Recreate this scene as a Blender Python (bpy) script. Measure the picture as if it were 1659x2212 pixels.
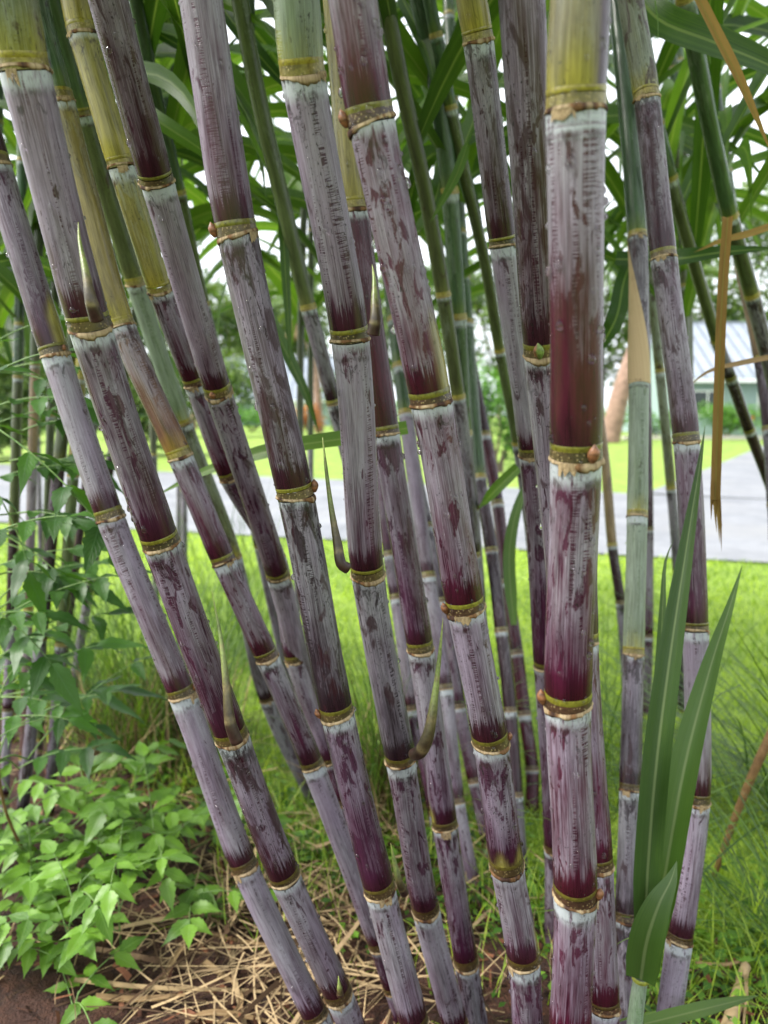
import bpy, math, random
import numpy as np
from mathutils import Vector, Matrix

# ------------------------------------------------------------------ scene, camera, light
for o in list(bpy.data.objects):
    bpy.data.objects.remove(o)
SC = bpy.context.scene
COL = SC.collection
random.seed(7)
RNG = np.random.default_rng(7)

CAM_H = 1.08
F_PX = 1662.0                      # focal length in pixels of the 1659 x 2212 view of the photograph
CX, CY = 829.5, 1106.0
PITCH = math.atan((CY - 893.0) / F_PX)
cam_d = bpy.data.cameras.new("camera")
cam = bpy.data.objects.new("camera", cam_d)
COL.objects.link(cam)
cam.location = (0, 0, CAM_H)
cam.rotation_euler = (math.pi / 2 - PITCH, 0, 0)
cam_d.sensor_fit = 'VERTICAL'
cam_d.sensor_height = 24.0
cam_d.lens = 24.0 * F_PX / 2212.0
cam_d.clip_start = 0.02
cam_d.clip_end = 600
cam_d.dof.use_dof = True
cam_d.dof.focus_distance = 0.85
cam_d.dof.aperture_fstop = 3.2
SC.camera = cam

SUN_EL, SUN_AZ = math.radians(46), math.radians(-100)   # azimuth from +Y towards +X: soft sun behind the left shoulder
world = bpy.data.worlds.new("World")
SC.world = world
world.use_nodes = True
wn = world.node_tree
wn.nodes.clear()
w_out = wn.nodes.new('ShaderNodeOutputWorld')
w_bg = wn.nodes.new('ShaderNodeBackground')
w_sky = wn.nodes.new('ShaderNodeTexSky')
w_sky.sky_type = 'NISHITA'
w_sky.sun_disc = False
w_sky.sun_elevation = SUN_EL
w_sky.sun_rotation = SUN_AZ
w_sky.air_density = 1.0
w_sky.dust_density = 6.0
w_sky.ozone_density = 1.0
w_hsv = wn.nodes.new('ShaderNodeHueSaturation')
w_hsv.inputs['Saturation'].default_value = 0.22          # an even overcast veil
w_mix = wn.nodes.new('ShaderNodeMixRGB')
w_mix.inputs[0].default_value = 0.55
w_mix.inputs[2].default_value = (8.5, 9.0, 9.6, 1)
wn.links.new(w_sky.outputs[0], w_hsv.inputs['Color'])
wn.links.new(w_hsv.outputs[0], w_mix.inputs[1])
wn.links.new(w_mix.outputs[0], w_bg.inputs[0])
w_bg.inputs[1].default_value = 0.088
wn.links.new(w_bg.outputs[0], w_out.inputs[0])

sun_d = bpy.data.lights.new("sun", 'SUN')
sun_d.energy = 1.5
sun_d.angle = math.radians(14)
sun_d.color = (1.0, 0.96, 0.9)
sun = bpy.data.objects.new("sun", sun_d)
COL.objects.link(sun)
sdir = Vector((math.sin(SUN_AZ) * math.cos(SUN_EL), math.cos(SUN_AZ) * math.cos(SUN_EL), math.sin(SUN_EL)))
sun.rotation_euler = sdir.to_track_quat('Z', 'Y').to_euler()
sun.location = sdir * 20

SC.view_settings.view_transform = 'Standard'
SC.view_settings.look = 'None'
SC.view_settings.exposure = 1.98
SC.view_settings.gamma = 1.0
SC.view_settings.use_curve_mapping = False
SC.render.engine = 'CYCLES'
SC.render.resolution_x, SC.render.resolution_y = 768, 1024
SC.cycles.max_bounces = 8
SC.cycles.transparent_max_bounces = 12

# ------------------------------------------------------------------ pixel -> world
CAMV = np.array([0, 0, CAM_H])
FW = np.array([0, math.cos(PITCH), -math.sin(PITCH)])
UPV = np.array([0, math.sin(PITCH), math.cos(PITCH)])
RTV = np.array([1.0, 0, 0])

def ray(x, y):
    return FW + RTV * ((x - CX) / F_PX) + UPV * ((CY - y) / F_PX)

def U(x, y, d):
    return CAMV + ray(x, y) * d

def G(x, y, z=0.0):
    r = ray(x, y)
    return CAMV + r * ((z - CAM_H) / r[2])

# measurement zones: (source x0, source y0, enlargement)
ZN = {k: v for k, v in {
    1: (0, 0, 1.5082), 2: (1000, 0, 1.5082), 3: (1924, 0, 1.5082),
    4: (0, 1000, 1.5082), 5: (1000, 1000, 1.5082), 6: (1924, 1000, 1.5082),
    7: (0, 2000, 1.5082), 8: (1000, 2000, 1.5082), 9: (1924, 2000, 1.5082),
    10: (0, 2932, 1.5082), 11: (1000, 2932, 1.5082), 12: (1924, 2932, 1.5082),
    'a': (950, 2700, 3.318), 'b': (1150, 3150, 3.318), 'c': (1400, 2400, 3.318),
    'd': (1500, 2900, 3.318), 'e': (1650, 3400, 2.765), 'g': (1750, 1500, 3.318),
    'h': (1850, 2000, 2.765), 'i': (1900, 2600, 3.318), 'R': (2350, 900, 2.0104),
    'S': (2350, 2000, 1.8427), 'T': (2350, 3100, 2.374), 'L': (0, 1000, 2.37), 'M': (0, 1900, 2.0738),
    0: (0, 0, 1 / 1.82278)}.items()}
K = 1.82278

def zp(z, x, y):
    x0, y0, s = ZN[z]
    return ((x0 + x / s) / K, (y0 + y / s) / K)

# ------------------------------------------------------------------ material helpers
MATS = {}

class NT:
    def __init__(self, name):
        m = bpy.data.materials.new(name)
        m.use_nodes = True
        self.m = m
        self.t = m.node_tree
        self.t.nodes.clear()
        self.out = self.n('ShaderNodeOutputMaterial')
        MATS[name] = m

    def n(self, kind, **kw):
        nd = self.t.nodes.new(kind)
        for k, v in kw.items():
            setattr(nd, k, v)
        return nd

    def l(self, a, b):
        self.t.links.new(a, b)

    def put(self, sock, v):
        if hasattr(v, 'is_output') or isinstance(v, bpy.types.NodeSocket):
            self.l(v, sock)
        else:
            if isinstance(v, (tuple, list)) and len(v) == 3 and sock.type == 'RGBA':
                v = (*v, 1)
            sock.default_value = v

    def math(self, op, a, b=0.0, c=0.0, clamp=False):
        nd = self.n('ShaderNodeMath', operation=op, use_clamp=clamp)
        self.put(nd.inputs[0], a)
        self.put(nd.inputs[1], b)
        self.put(nd.inputs[2], c)
        return nd.outputs[0]

    def mix(self, f, a, b, blend='MIX'):
        nd = self.n('ShaderNodeMixRGB', blend_type=blend)
        self.put(nd.inputs[0], f)
        self.put(nd.inputs[1], a)
        self.put(nd.inputs[2], b)
        return nd.outputs[0]

    def ss(self, x, lo, hi):
        nd = self.n('ShaderNodeMapRange', interpolation_type='SMOOTHSTEP')
        self.put(nd.inputs[0], x)
        self.put(nd.inputs[1], lo)
        self.put(nd.inputs[2], hi)
        nd.inputs[3].default_value = 0
        nd.inputs[4].default_value = 1
        return nd.outputs[0]

    def attr(self, name, typ='GEOMETRY'):
        return self.n('ShaderNodeAttribute', attribute_name=name, attribute_type=typ)

    def scale(self, vec, s, off=(0, 0, 0)):
        nd = self.n('ShaderNodeVectorMath', operation='MULTIPLY_ADD')
        self.put(nd.inputs[0], vec)
        nd.inputs[1].default_value = s
        self.put(nd.inputs[2], off)
        return nd.outputs[0]

    def noise(self, vec, scale=1.0, detail=4, rough=0.55, dist=0.0, dim='3D'):
        nd = self.n('ShaderNodeTexNoise', noise_dimensions=dim)
        if vec is not None:
            self.l(vec, nd.inputs['Vector'])
        nd.inputs['Scale'].default_value = scale
        nd.inputs['Detail'].default_value = detail
        nd.inputs['Roughness'].default_value = rough
        nd.inputs['Distortion'].default_value = dist
        return nd.outputs['Fac']

    def bump(self, h, strength=0.3, dist=0.001):
        nd = self.n('ShaderNodeBump')
        nd.inputs['Strength'].default_value = strength
        nd.inputs['Distance'].default_value = dist
        self.l(h, nd.inputs['Height'])
        return nd.outputs[0]

    def bsdf(self, col, rough=0.5, normal=None, spec=0.5, **kw):
        nd = self.n('ShaderNodeBsdfPrincipled')
        self.put(nd.inputs['Base Color'], col)
        self.put(nd.inputs['Roughness'], rough)
        self.put(nd.inputs['Specular IOR Level'], spec)
        if normal is not None:
            self.l(normal, nd.inputs['Normal'])
        for k, v in kw.items():
            self.put(nd.inputs[k], v)
        return nd.outputs[0]

    def leafy(self, col, rough=0.4, normal=None, trans=0.4, tcol=None, spec=0.5):
        b = self.bsdf(col, rough, normal, spec)
        t = self.n('ShaderNodeBsdfTranslucent')
        self.put(t.inputs[0], tcol if tcol is not None else col)
        mx = self.n('ShaderNodeMixShader')
        mx.inputs[0].default_value = trans
        self.l(b, mx.inputs[1])
        self.l(t.outputs[0], mx.inputs[2])
        return mx.outputs[0]

    def done(self, sh):
        self.l(sh, self.out.inputs[0])
        return self.m

# ---- cane rind with worn waxy bloom
def mat_rind():
    T = NT('cane_rind')
    cyl = T.attr('cyl').outputs['Vector']
    par = T.n('ShaderNodeSeparateXYZ')
    T.l(T.attr('par').outputs['Vector'], par.inputs[0])
    dt, db, wx = par.outputs
    par2 = T.n('ShaderNodeSeparateXYZ')
    T.l(T.attr('par2').outputs['Vector'], par2.inputs[0])
    dirt, green, worn = par2.outputs
    rind = T.attr('rind').outputs['Color']
    fib = T.noise(T.scale(cyl, (760, 760, 20)), 1, 3, 0.65)
    fib2 = T.noise(T.scale(cyl, (330, 330, 9), (3, 1, 7)), 1, 3, 0.6)
    patch = T.noise(T.scale(cyl, (75, 75, 24), (9, 4, 2)), 1, 6, 0.62, 0.6)
    big = T.noise(T.scale(cyl, (38, 38, 9), (1, 8, 5)), 1, 3, 0.55, 0.3)
    edge = T.noise(T.scale(cyl, (190, 190, 40), (5, 5, 5)), 1, 4, 0.6)
    # soft bloom: thicker towards the head of the internode, thin and purple towards its foot
    up = T.math('DIVIDE', dt, T.math('ADD', T.math('ADD', dt, db), 0.001))
    w = T.math('MULTIPLY_ADD', up, -0.40, T.math('ADD', wx, 0.12))
    w = T.math('MULTIPLY_ADD', T.math('SUBTRACT', patch, 0.5), 0.5, w)
    w = T.math('MULTIPLY_ADD', T.math('SUBTRACT', big, 0.5), 1.1, w)
    w = T.math('MULTIPLY_ADD', T.math('SUBTRACT', fib, 0.5), 0.7, w)
    w = T.math('MULTIPLY_ADD', T.math('SUBTRACT', fib2, 0.5), 0.6, w)
    # foot of the internode is bare and glossy
    dbn = T.math('MULTIPLY_ADD', T.math('SUBTRACT', fib2, 0.5), 0.7, T.math('MULTIPLY_ADD', T.math('SUBTRACT', fib, 0.5), 0.8, db))
    foot = T.ss(dbn, -0.05, 0.8)
    w = T.math('MULTIPLY_ADD', T.math('SUBTRACT', foot, 1.0), T.math('SUBTRACT', 0.9, green), w)
    wax = T.ss(w, 0.1, 0.95)
    # places where the bloom has been rubbed off, with crisp edges
    rubn = T.math('MULTIPLY_ADD', T.math('SUBTRACT', fib, 0.5), 0.22, patch)
    rubn = T.math('MULTIPLY_ADD', T.math('MULTIPLY', T.ss(dt, 1.9, 0.3), worn), 0.10, rubn)
    rubn = T.math('MULTIPLY_ADD', T.math('SUBTRACT', 0.6, wx), 0.42, rubn)
    rub = T.ss(rubn, 0.578, 0.632)
    wax = T.math('MULTIPLY', wax, T.math('MULTIPLY_ADD', rub, -0.88, 1.0))
    # combed scratches through the wax
    scr = T.noise(T.scale(cyl, (70, 70, 900), (2, 2, 2)), 1, 2, 0.5)
    scr_line = T.noise(T.scale(cyl, (120, 120, 5), (7, 2, 1)), 1, 2, 0.5)
    scm = T.math('MULTIPLY', T.ss(scr, 0.5, 0.56), T.ss(scr_line, 0.57, 0.63))
    wax = T.math('MULTIPLY', wax, T.math('SUBTRACT', 1.0, T.math('MULTIPLY', scm, 0.85)))
    hue = T.noise(T.scale(cyl, (30, 30, 5), (2, 6, 9)), 1, 2, 0.5)
    waxcol = T.mix(T.ss(hue, 0.35, 0.65), (0.262, 0.222, 0.288, 1), (0.290, 0.284, 0.316, 1))
    waxcol = T.mix(green, waxcol, (0.22, 0.275, 0.21, 1))
    waxcol = T.mix(T.ss(fib, 0.25, 0.7), T.mix(0.45, waxcol, (0.050, 0.030, 0.046, 1)), waxcol)
    mot = T.noise(T.scale(cyl, (95, 95, 14), (1, 3, 6)), 1, 5, 0.65, 0.5)
    mv = T.math('MULTIPLY_ADD', T.ss(mot, 0.3, 0.7), 0.55, T.math('MULTIPLY_ADD', T.ss(fib, 0.3, 0.7), 0.40, 0.38))
    cm = T.n('ShaderNodeCombineXYZ')
    for i_ in range(3):
        T.l(mv, cm.inputs[i_])
    rind = T.mix(1.0, rind, cm.outputs[0], 'MULTIPLY')
    col = T.mix(T.math('MULTIPLY', wax, 0.88), rind, waxcol)
    # white collar
    dtn = T.math('MULTIPLY_ADD', T.math('SUBTRACT', edge, 0.5), 0.34, dt)
    clen = T.math('MULTIPLY_ADD', T.math('FRACT', T.math('MULTIPLY', wx, 37.0)), 0.34, 0.04)
    collar = T.math('MULTIPLY', T.ss(T.math('SUBTRACT', dtn, clen), 0.20, -0.10), T.ss(edge, 0.30, 0.5))
    col = T.mix(T.math('MULTIPLY', collar, 0.85), col, (0.35, 0.385, 0.40, 1))
    rim = T.math('MULTIPLY', T.math('MULTIPLY', T.ss(dtn, 0.26, 0.36), T.ss(dtn, 0.5, 0.38)), T.ss(patch, 0.42, 0.6))
    col = T.mix(T.math('MULTIPLY', rim, 0.75), col, (0.03, 0.017, 0.018, 1))
    # russet and sooty blotches
    rus = T.noise(T.scale(cyl, (52, 52, 17), (4, 9, 1)), 1, 5, 0.62, 0.9)
    rusm = T.ss(T.math('MULTIPLY_ADD', dirt, 0.26, rus), 0.66, 0.74)
    col = T.mix(T.math('MULTIPLY', rusm, 0.8), col, (0.028, 0.0085, 0.0120, 1))
    spk = T.noise(T.scale(cyl, (420, 420, 230), (3, 3, 8)), 1, 2, 0.5)
    spm = T.math('MULTIPLY', T.ss(spk, 0.62, 0.68), T.ss(T.math('MULTIPLY_ADD', dirt, 0.2, big), 0.5, 0.7))
    soot_n = T.noise(T.scale(cyl, (110, 110, 55), (6, 1, 4)), 1, 6, 0.7, 0.8)
    soot = T.math('MULTIPLY', T.ss(T.math('MULTIPLY_ADD', dirt, 0.16, soot_n), 0.57, 0.68), T.ss(dt, 1.9, 0.25))
    blk = T.math('MAXIMUM', spm, T.math('MULTIPLY', soot, 0.92))
    col = T.mix(T.math('MULTIPLY', blk, 0.85), col, (0.013, 0.010, 0.010, 1))
    rough = T.math('MULTIPLY_ADD', wax, 0.30, 0.24)
    h = T.math('MULTIPLY_ADD', wax, 0.7, T.math('MULTIPLY', fib, 0.6))
    nb = T.bump(h, 0.55, 0.0006)
    # dark hairline scratches along and across the stalk
    hs = T.noise(T.scale(cyl, (1500, 1500, 45), (8, 3, 3)), 1, 2, 0.5)
    hm = T.math('MULTIPLY', T.ss(hs, 0.66, 0.72), T.ss(big, 0.42, 0.6))
    col = T.mix(T.math('MULTIPLY', hm, 0.6), col, (0.03, 0.014, 0.018, 1))
    T.done(T.bsdf(col, rough, nb, 0.32, **{'Coat Weight': 0.06, 'Coat Roughness': 0.08}))

mat_rind()

def mat_attr_simple(name, rough=0.5, dots=False, spec=0.5, bumpd=0.0005):
    T = NT(name)
    cyl = T.attr('cyl').outputs['Vector']
    c = T.attr('rind').outputs['Color']
    n1 = T.noise(T.scale(cyl, (260, 260, 260)), 1, 4, 0.6)
    c2 = T.mix(T.math('MULTIPLY', T.ss(n1, 0.35, 0.75), 0.75), c, T.mix(1.0, c, (0.30, 0.24, 0.20, 1), 'MULTIPLY'))
    h = n1
    if dots:
        v = T.n('ShaderNodeTexVoronoi', feature='F1')
        v.inputs['Scale'].default_value = 1
        T.l(T.scale(cyl, (330, 330, 330)), v.inputs['Vector'])
        dm = T.ss(v.outputs['Distance'], 0.36, 0.22)
        c2 = T.mix(T.math('MULTIPLY', dm, 0.35), c2, (0.42, 0.33, 0.14, 1))
        h = T.math('ADD', n1, T.math('MULTIPLY', dm, 0.6))
    T.done(T.bsdf(c2, rough, T.bump(h, 0.5, bumpd), spec))

mat_attr_simple('root_band', 0.38, True)
mat_attr_simple('growth_ring', 0.3)
mat_attr_simple('leaf_scar', 0.8, False, 0.2, 0.001)
mat_attr_simple('bud_scale', 0.45, False, 0.4, 0.001)
mat_attr_simple('soft_shoot', 0.4)

def mat_cane_leaf(name, c_dark, c_lite, rib, trans=0.42, dead=False):
    T = NT(name)
    uv = T.n('ShaderNodeSeparateXYZ')
    T.l(T.attr('luv').outputs['Vector'], uv.inputs[0])
    u, t, ln = uv.outputs
    oi = T.n('ShaderNodeObjectInfo')
    rnd = oi.outputs['Random']
    cmb = T.n('ShaderNodeCombineXYZ')
    T.l(T.math('MULTIPLY_ADD', u, 26.0, T.math('MULTIPLY', rnd, 70)), cmb.inputs[0])
    T.l(T.math('MULTIPLY', ln, 1.3), cmb.inputs[1])
    vein = T.noise(cmb.outputs[0], 1, 3, 0.6)
    cmb2 = T.n('ShaderNodeCombineXYZ')
    T.l(T.math('MULTIPLY_ADD', u, 1.2, T.math('MULTIPLY', rnd, 30)), cmb2.inputs[0])
    T.l(T.math('MULTIPLY', ln, 9), cmb2.inputs[1])
    blot = T.noise(cmb2.outputs[0], 1, 4, 0.6)
    f = T.math('MULTIPLY_ADD', T.math('SUBTRACT', vein, 0.5), 1.7, rnd)
    col = T.mix(T.ss(f, 0.0, 1.0), c_dark, c_lite)
    col = T.mix(T.math('MULTIPLY', T.ss(blot, 0.52, 0.8), 0.55 if dead else 0.25), col,
                (0.10, 0.045, 0.015, 1) if dead else (0.10, 0.17, 0.02, 1))
    cmb3 = T.n('ShaderNodeCombineXYZ')
    T.l(T.math('MULTIPLY_ADD', u, 70.0, T.math('MULTIPLY', rnd, 90)), cmb3.inputs[0])
    T.l(T.math('MULTIPLY', ln, 0.8), cmb3.inputs[1])
    fine = T.noise(cmb3.outputs[0], 1, 2, 0.5)
    col = T.mix(T.math('MULTIPLY', T.ss(fine, 0.5, 0.66), 0.4), col, T.mix(0.5, col, rib))
    ribm = T.ss(T.math('ABSOLUTE', u), 0.13, 0.05)
    col = T.mix(T.math('MULTIPLY', ribm, 0.75), col, rib)
    h = T.math('ADD', vein, T.math('MULTIPLY', ribm, 0.6))
    tcol = T.mix(1.0, col, (1.25, 1.35, 0.55, 1), 'MULTIPLY') if not dead else col
    T.done(T.leafy(col, 0.38 if not dead else 0.75, T.bump(h, 0.35, 0.001), trans, tcol, 0.45 if not dead else 0.2))

mat_cane_leaf('cane_leaf', (0.020, 0.056, 0.008), (0.085, 0.165, 0.018), (0.17, 0.23, 0.07), 0.55)
mat_cane_leaf('cane_leaf_pale', (0.034, 0.076, 0.015), (0.062, 0.125, 0.022), (0.16, 0.21, 0.09), 0.35)
mat_cane_leaf('dead_leaf', (0.22, 0.14, 0.065), (0.36, 0.26, 0.135), (0.32, 0.24, 0.13), 0.25, True)
mat_cane_leaf('orange_leaf', (0.20, 0.115, 0.035), (0.30, 0.19, 0.055), (0.22, 0.20, 0.05), 0.35, True)
mat_cane_leaf('dry_sheath', (0.40, 0.29, 0.16), (0.52, 0.41, 0.25), (0.46, 0.36, 0.2), 0.1, True)

def mat_weed():
    T = NT('weed_leaf')
    oi = T.n('ShaderNodeObjectInfo')
    g = T.n('ShaderNodeTexCoord')
    n1 = T.noise(g.outputs['Object'], 3, 3, 0.6)
    col = T.mix(oi.outputs['Random'], (0.055, 0.145, 0.012, 1), (0.18, 0.36, 0.030, 1))
    col = T.mix(T.math('MULTIPLY', T.ss(n1, 0.4, 0.7), 0.4), col, (0.14, 0.24, 0.03, 1))
    uv = T.n('ShaderNodeSeparateXYZ')
    T.l(T.attr('luv').outputs['Vector'], uv.inputs[0])
    rib = T.ss(T.math('ABSOLUTE', uv.outputs[0]), 0.09, 0.03)
    sv = T.n('ShaderNodeTexWave', wave_type='BANDS', bands_direction='X')
    cmb = T.n('ShaderNodeCombineXYZ')
    T.l(T.math('SUBTRACT', T.math('MULTIPLY', uv.outputs[1], 8.0), T.math('MULTIPLY', T.math('ABSOLUTE', uv.outputs[0]), 2.2)), cmb.inputs[0])
    T.l(cmb.outputs[0], sv.inputs['Vector'])
    sv.inputs['Scale'].default_value = 0.35
    svm = T.ss(sv.outputs['Fac'], 0.86, 0.99)
    col = T.mix(T.math('MULTIPLY', T.math('MAXIMUM', rib, T.math('MULTIPLY', svm, 0.5)), 0.5), col, (0.20, 0.34, 0.10, 1))
    T.done(T.leafy(col, 0.42, T.bump(T.math('MAXIMUM', rib, svm), 0.4, 0.001), 0.42,
                   T.mix(1.0, col, (1.35, 1.35, 0.5, 1), 'MULTIPLY')))

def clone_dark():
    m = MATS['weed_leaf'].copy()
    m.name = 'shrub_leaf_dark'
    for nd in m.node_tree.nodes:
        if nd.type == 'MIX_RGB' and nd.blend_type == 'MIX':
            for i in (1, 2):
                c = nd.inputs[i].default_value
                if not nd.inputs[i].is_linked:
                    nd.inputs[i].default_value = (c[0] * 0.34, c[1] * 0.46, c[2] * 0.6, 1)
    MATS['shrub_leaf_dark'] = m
mat_weed()
clone_dark()

def mat_var(name, c1, c2, rough=0.6, scale=8.0, trans=0.0, det=5, bump=0.3, bd=0.01, spec=0.4, coord='Object', attr=None, c3=None):
    T = NT(name)
    g = T.n('ShaderNodeTexCoord')
    n1 = T.noise(g.outputs[coord], scale, det, 0.62)
    n2 = T.noise(g.outputs[coord], scale * 7.3, 3, 0.6)
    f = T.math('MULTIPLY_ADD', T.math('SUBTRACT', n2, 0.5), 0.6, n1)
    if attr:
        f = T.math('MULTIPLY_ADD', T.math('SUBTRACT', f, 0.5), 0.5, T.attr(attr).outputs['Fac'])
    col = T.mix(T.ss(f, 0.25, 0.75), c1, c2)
    if c3 is not None:
        n3 = T.noise(g.outputs[coord], scale * 0.37, 4, 0.6)
        col = T.mix(T.ss(n3, 0.5, 0.68), col, c3)
    nb = T.bump(T.math('ADD', n1, T.math('MULTIPLY', n2, 0.5)), bump, bd)
    if trans > 0:
        T.done(T.leafy(col, rough, nb, trans, T.mix(1.0, col, (1.3, 1.35, 0.5, 1), 'MULTIPLY'), spec))
    else:
        T.done(T.bsdf(col, rough, nb, spec))

mat_var('mulch_soil', (0.016, 0.006, 0.004), (0.085, 0.032, 0.016), 0.85, 28, c3=(0.050, 0.020, 0.012, 1), bump=1.0, bd=0.02)
mat_var('lawn_ground', (0.11, 0.185, 0.02), (0.235, 0.335, 0.045), 0.9, 3.0, bump=0.6, bd=0.03)
mat_var('grass_blade', (0.15, 0.25, 0.022), (0.38, 0.50, 0.07), 0.45, 1.5, 0.5, attr='var')
mat_var('wiry_grass', (0.035, 0.085, 0.012), (0.11, 0.20, 0.025), 0.45, 1.5, 0.35, attr='var')
mat_var('straw', (0.055, 0.030, 0.014), (0.36, 0.26, 0.14), 0.8, 6.0, attr='var', spec=0.25)
mat_var('wood_chip', (0.025, 0.008, 0.004), (0.15, 0.058, 0.027), 0.8, 30.0, attr='var', spec=0.3)
mat_var('cover_leaf', (0.045, 0.12, 0.012), (0.15, 0.30, 0.03), 0.45, 2.0, 0.35, attr='var')
mat_var('asphalt', (0.13, 0.135, 0.15), (0.22, 0.225, 0.24), 0.55, 1.2, c3=(0.20, 0.20, 0.205, 1), bump=0.2, bd=0.004, spec=0.5)
mat_var('house_wall', (0.21, 0.285, 0.28), (0.25, 0.325, 0.315), 0.8, 2.0, bump=0.1)
mat_var('roof_metal', (0.20, 0.23, 0.275), (0.26, 0.29, 0.335), 0.4, 0.8, bump=0.05)
mat_var('white_trim', (0.70, 0.72, 0.72), (0.78, 0.79, 0.79), 0.6, 3.0, bump=0.05)
mat_var('window_glass', (0.02, 0.028, 0.03), (0.05, 0.06, 0.065), 0.1, 0.6, bump=0.02)
mat_var('tree_leaf', (0.03, 0.07, 0.012), (0.12, 0.19, 0.035), 0.5, 0.6, 0.3, attr='var')
mat_var('shrub_leaf', (0.04, 0.12, 0.015), (0.13, 0.30, 0.035), 0.45, 0.9, 0.35, attr='var')
mat_var('croton_leaf', (0.24, 0.07, 0.015), (0.52, 0.20, 0.045), 0.5, 3.0, 0.3, attr='var')
mat_var('flower_red', (0.5, 0.03, 0.02), (0.6, 0.06, 0.03), 0.5, 3.0, 0.3)
mat_var('palm_bark', (0.16, 0.10, 0.075), (0.34, 0.22, 0.165), 0.9, 5.0, bump=0.8, bd=0.05)
mat_var('palm_frond', (0.045, 0.095, 0.02), (0.12, 0.18, 0.04), 0.5, 0.7, 0.3, attr='var')
mat_var('tree_bark', (0.07, 0.05, 0.04), (0.17, 0.13, 0.10), 0.9, 4.0, bump=0.8, bd=0.04)
mat_var('brown_stem', (0.11, 0.055, 0.02), (0.22, 0.13, 0.05), 0.6, 30.0)
mat_var('green_stem', (0.07, 0.15, 0.03), (0.15, 0.24, 0.06), 0.5, 30.0)
mat_var('concrete_edge', (0.36, 0.33, 0.30), (0.48, 0.44, 0.41), 0.85, 4.0)
T = NT('water_drop')
T.done(T.bsdf((1, 1, 1), 0.02, None, 0.5, **{'Transmission Weight': 1.0, 'IOR': 1.33}))

# ------------------------------------------------------------------ mesh helpers
def mesh_obj(name, verts, faces, mat, parent=None, loc=None, attrs=None, smooth=True):
    verts = np.asarray(verts, dtype=np.float64)
    org = np.zeros(3) if loc is None else np.asarray(loc, dtype=float)
    me = bpy.data.meshes.new(name)
    me.from_pydata((verts - org).tolist(), [], faces if isinstance(faces, list) else faces.tolist())
    if attrs:
        for an, (ty, data) in attrs.items():
            a = me.attributes.new(an, ty, 'POINT')
            key = {'FLOAT_VECTOR': 'vector', 'FLOAT_COLOR': 'color', 'FLOAT': 'value'}[ty]
            a.data.foreach_set(key, np.ascontiguousarray(data, dtype=np.float32).ravel())
    if smooth:
        me.polygons.foreach_set('use_smooth', [True] * len(me.polygons))
    me.materials.append(MATS[mat])
    me.update()
    o = bpy.data.objects.new(name, me)
    COL.objects.link(o)
    if parent is not None:
        o.parent = parent
        pw = PW[parent]
        o.location = org - pw
        PW[o] = org
    else:
        o.location = org
        PW[o] = org
    return o

PW = {}

def thing(name, label, cat, loc, group=None):
    o = bpy.data.objects.new(name, None)
    o.empty_display_size = 0.05
    COL.objects.link(o)
    o.location = loc
    PW[o] = np.asarray(loc, dtype=float)
    tag(o, label, cat, group)
    return o

def tag(o, label, cat, group=None, kind=None):
    if label:
        o['label'] = label
    if cat:
        o['category'] = cat
    if group:
        o['group'] = group
    if kind:
        o['kind'] = kind
    return o

def structure(o):
    o['kind'] = 'structure'
    return o

def grid_faces(nr, ns, closed=True):
    i = np.arange(nr - 1)[:, None]
    j = np.arange(ns if closed else ns - 1)[None, :]
    j2 = (j + 1) % ns
    a = i * ns + j
    b = i * ns + j2
    return np.stack([a, b, b + ns, a + ns], -1).reshape(-1, 4)

def frames(P, ref=None):
    """tangent, camera-facing and right-hand vectors along a path running upwards"""
    Tn = np.gradient(P, axis=0)
    Tn /= np.linalg.norm(Tn, axis=1)[:, None]
    e1 = (CAMV - P) if ref is None else np.repeat(np.asarray(ref, float)[None], len(P), 0)
    e1 = e1 - (e1 * Tn).sum(1)[:, None] * Tn
    e1 /= np.linalg.norm(e1, axis=1)[:, None]
    e2 = np.cross(Tn, e1)
    return Tn, e1, e2

def tube(P, R, seg=16, rmod=None, ref=None, cap=False):
    P = np.asarray(P, float)
    R = np.asarray(R, float)
    Tn, e1, e2 = frames(P, ref)
    th = np.linspace(-math.pi, math.pi, seg, endpoint=False)
    ct, st = np.cos(th), np.sin(th)
    RR = R[:, None] * (np.ones(seg)[None] if rmod is None else rmod)
    V = P[:, None] + RR[..., None] * (ct[None, :, None] * e1[:, None] + st[None, :, None] * e2[:, None])
    Fs = grid_faces(len(P), seg).tolist()
    V = V.reshape(-1, 3)
    if cap:
        Fs.append(list(range(seg))[::-1])
        Fs.append([(len(P) - 1) * seg + k for k in range(seg)])
    return V, Fs, th

def const_attr(n, col):
    return ('FLOAT_COLOR', np.repeat(np.array([*col, 1.0])[None], n, 0))

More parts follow.
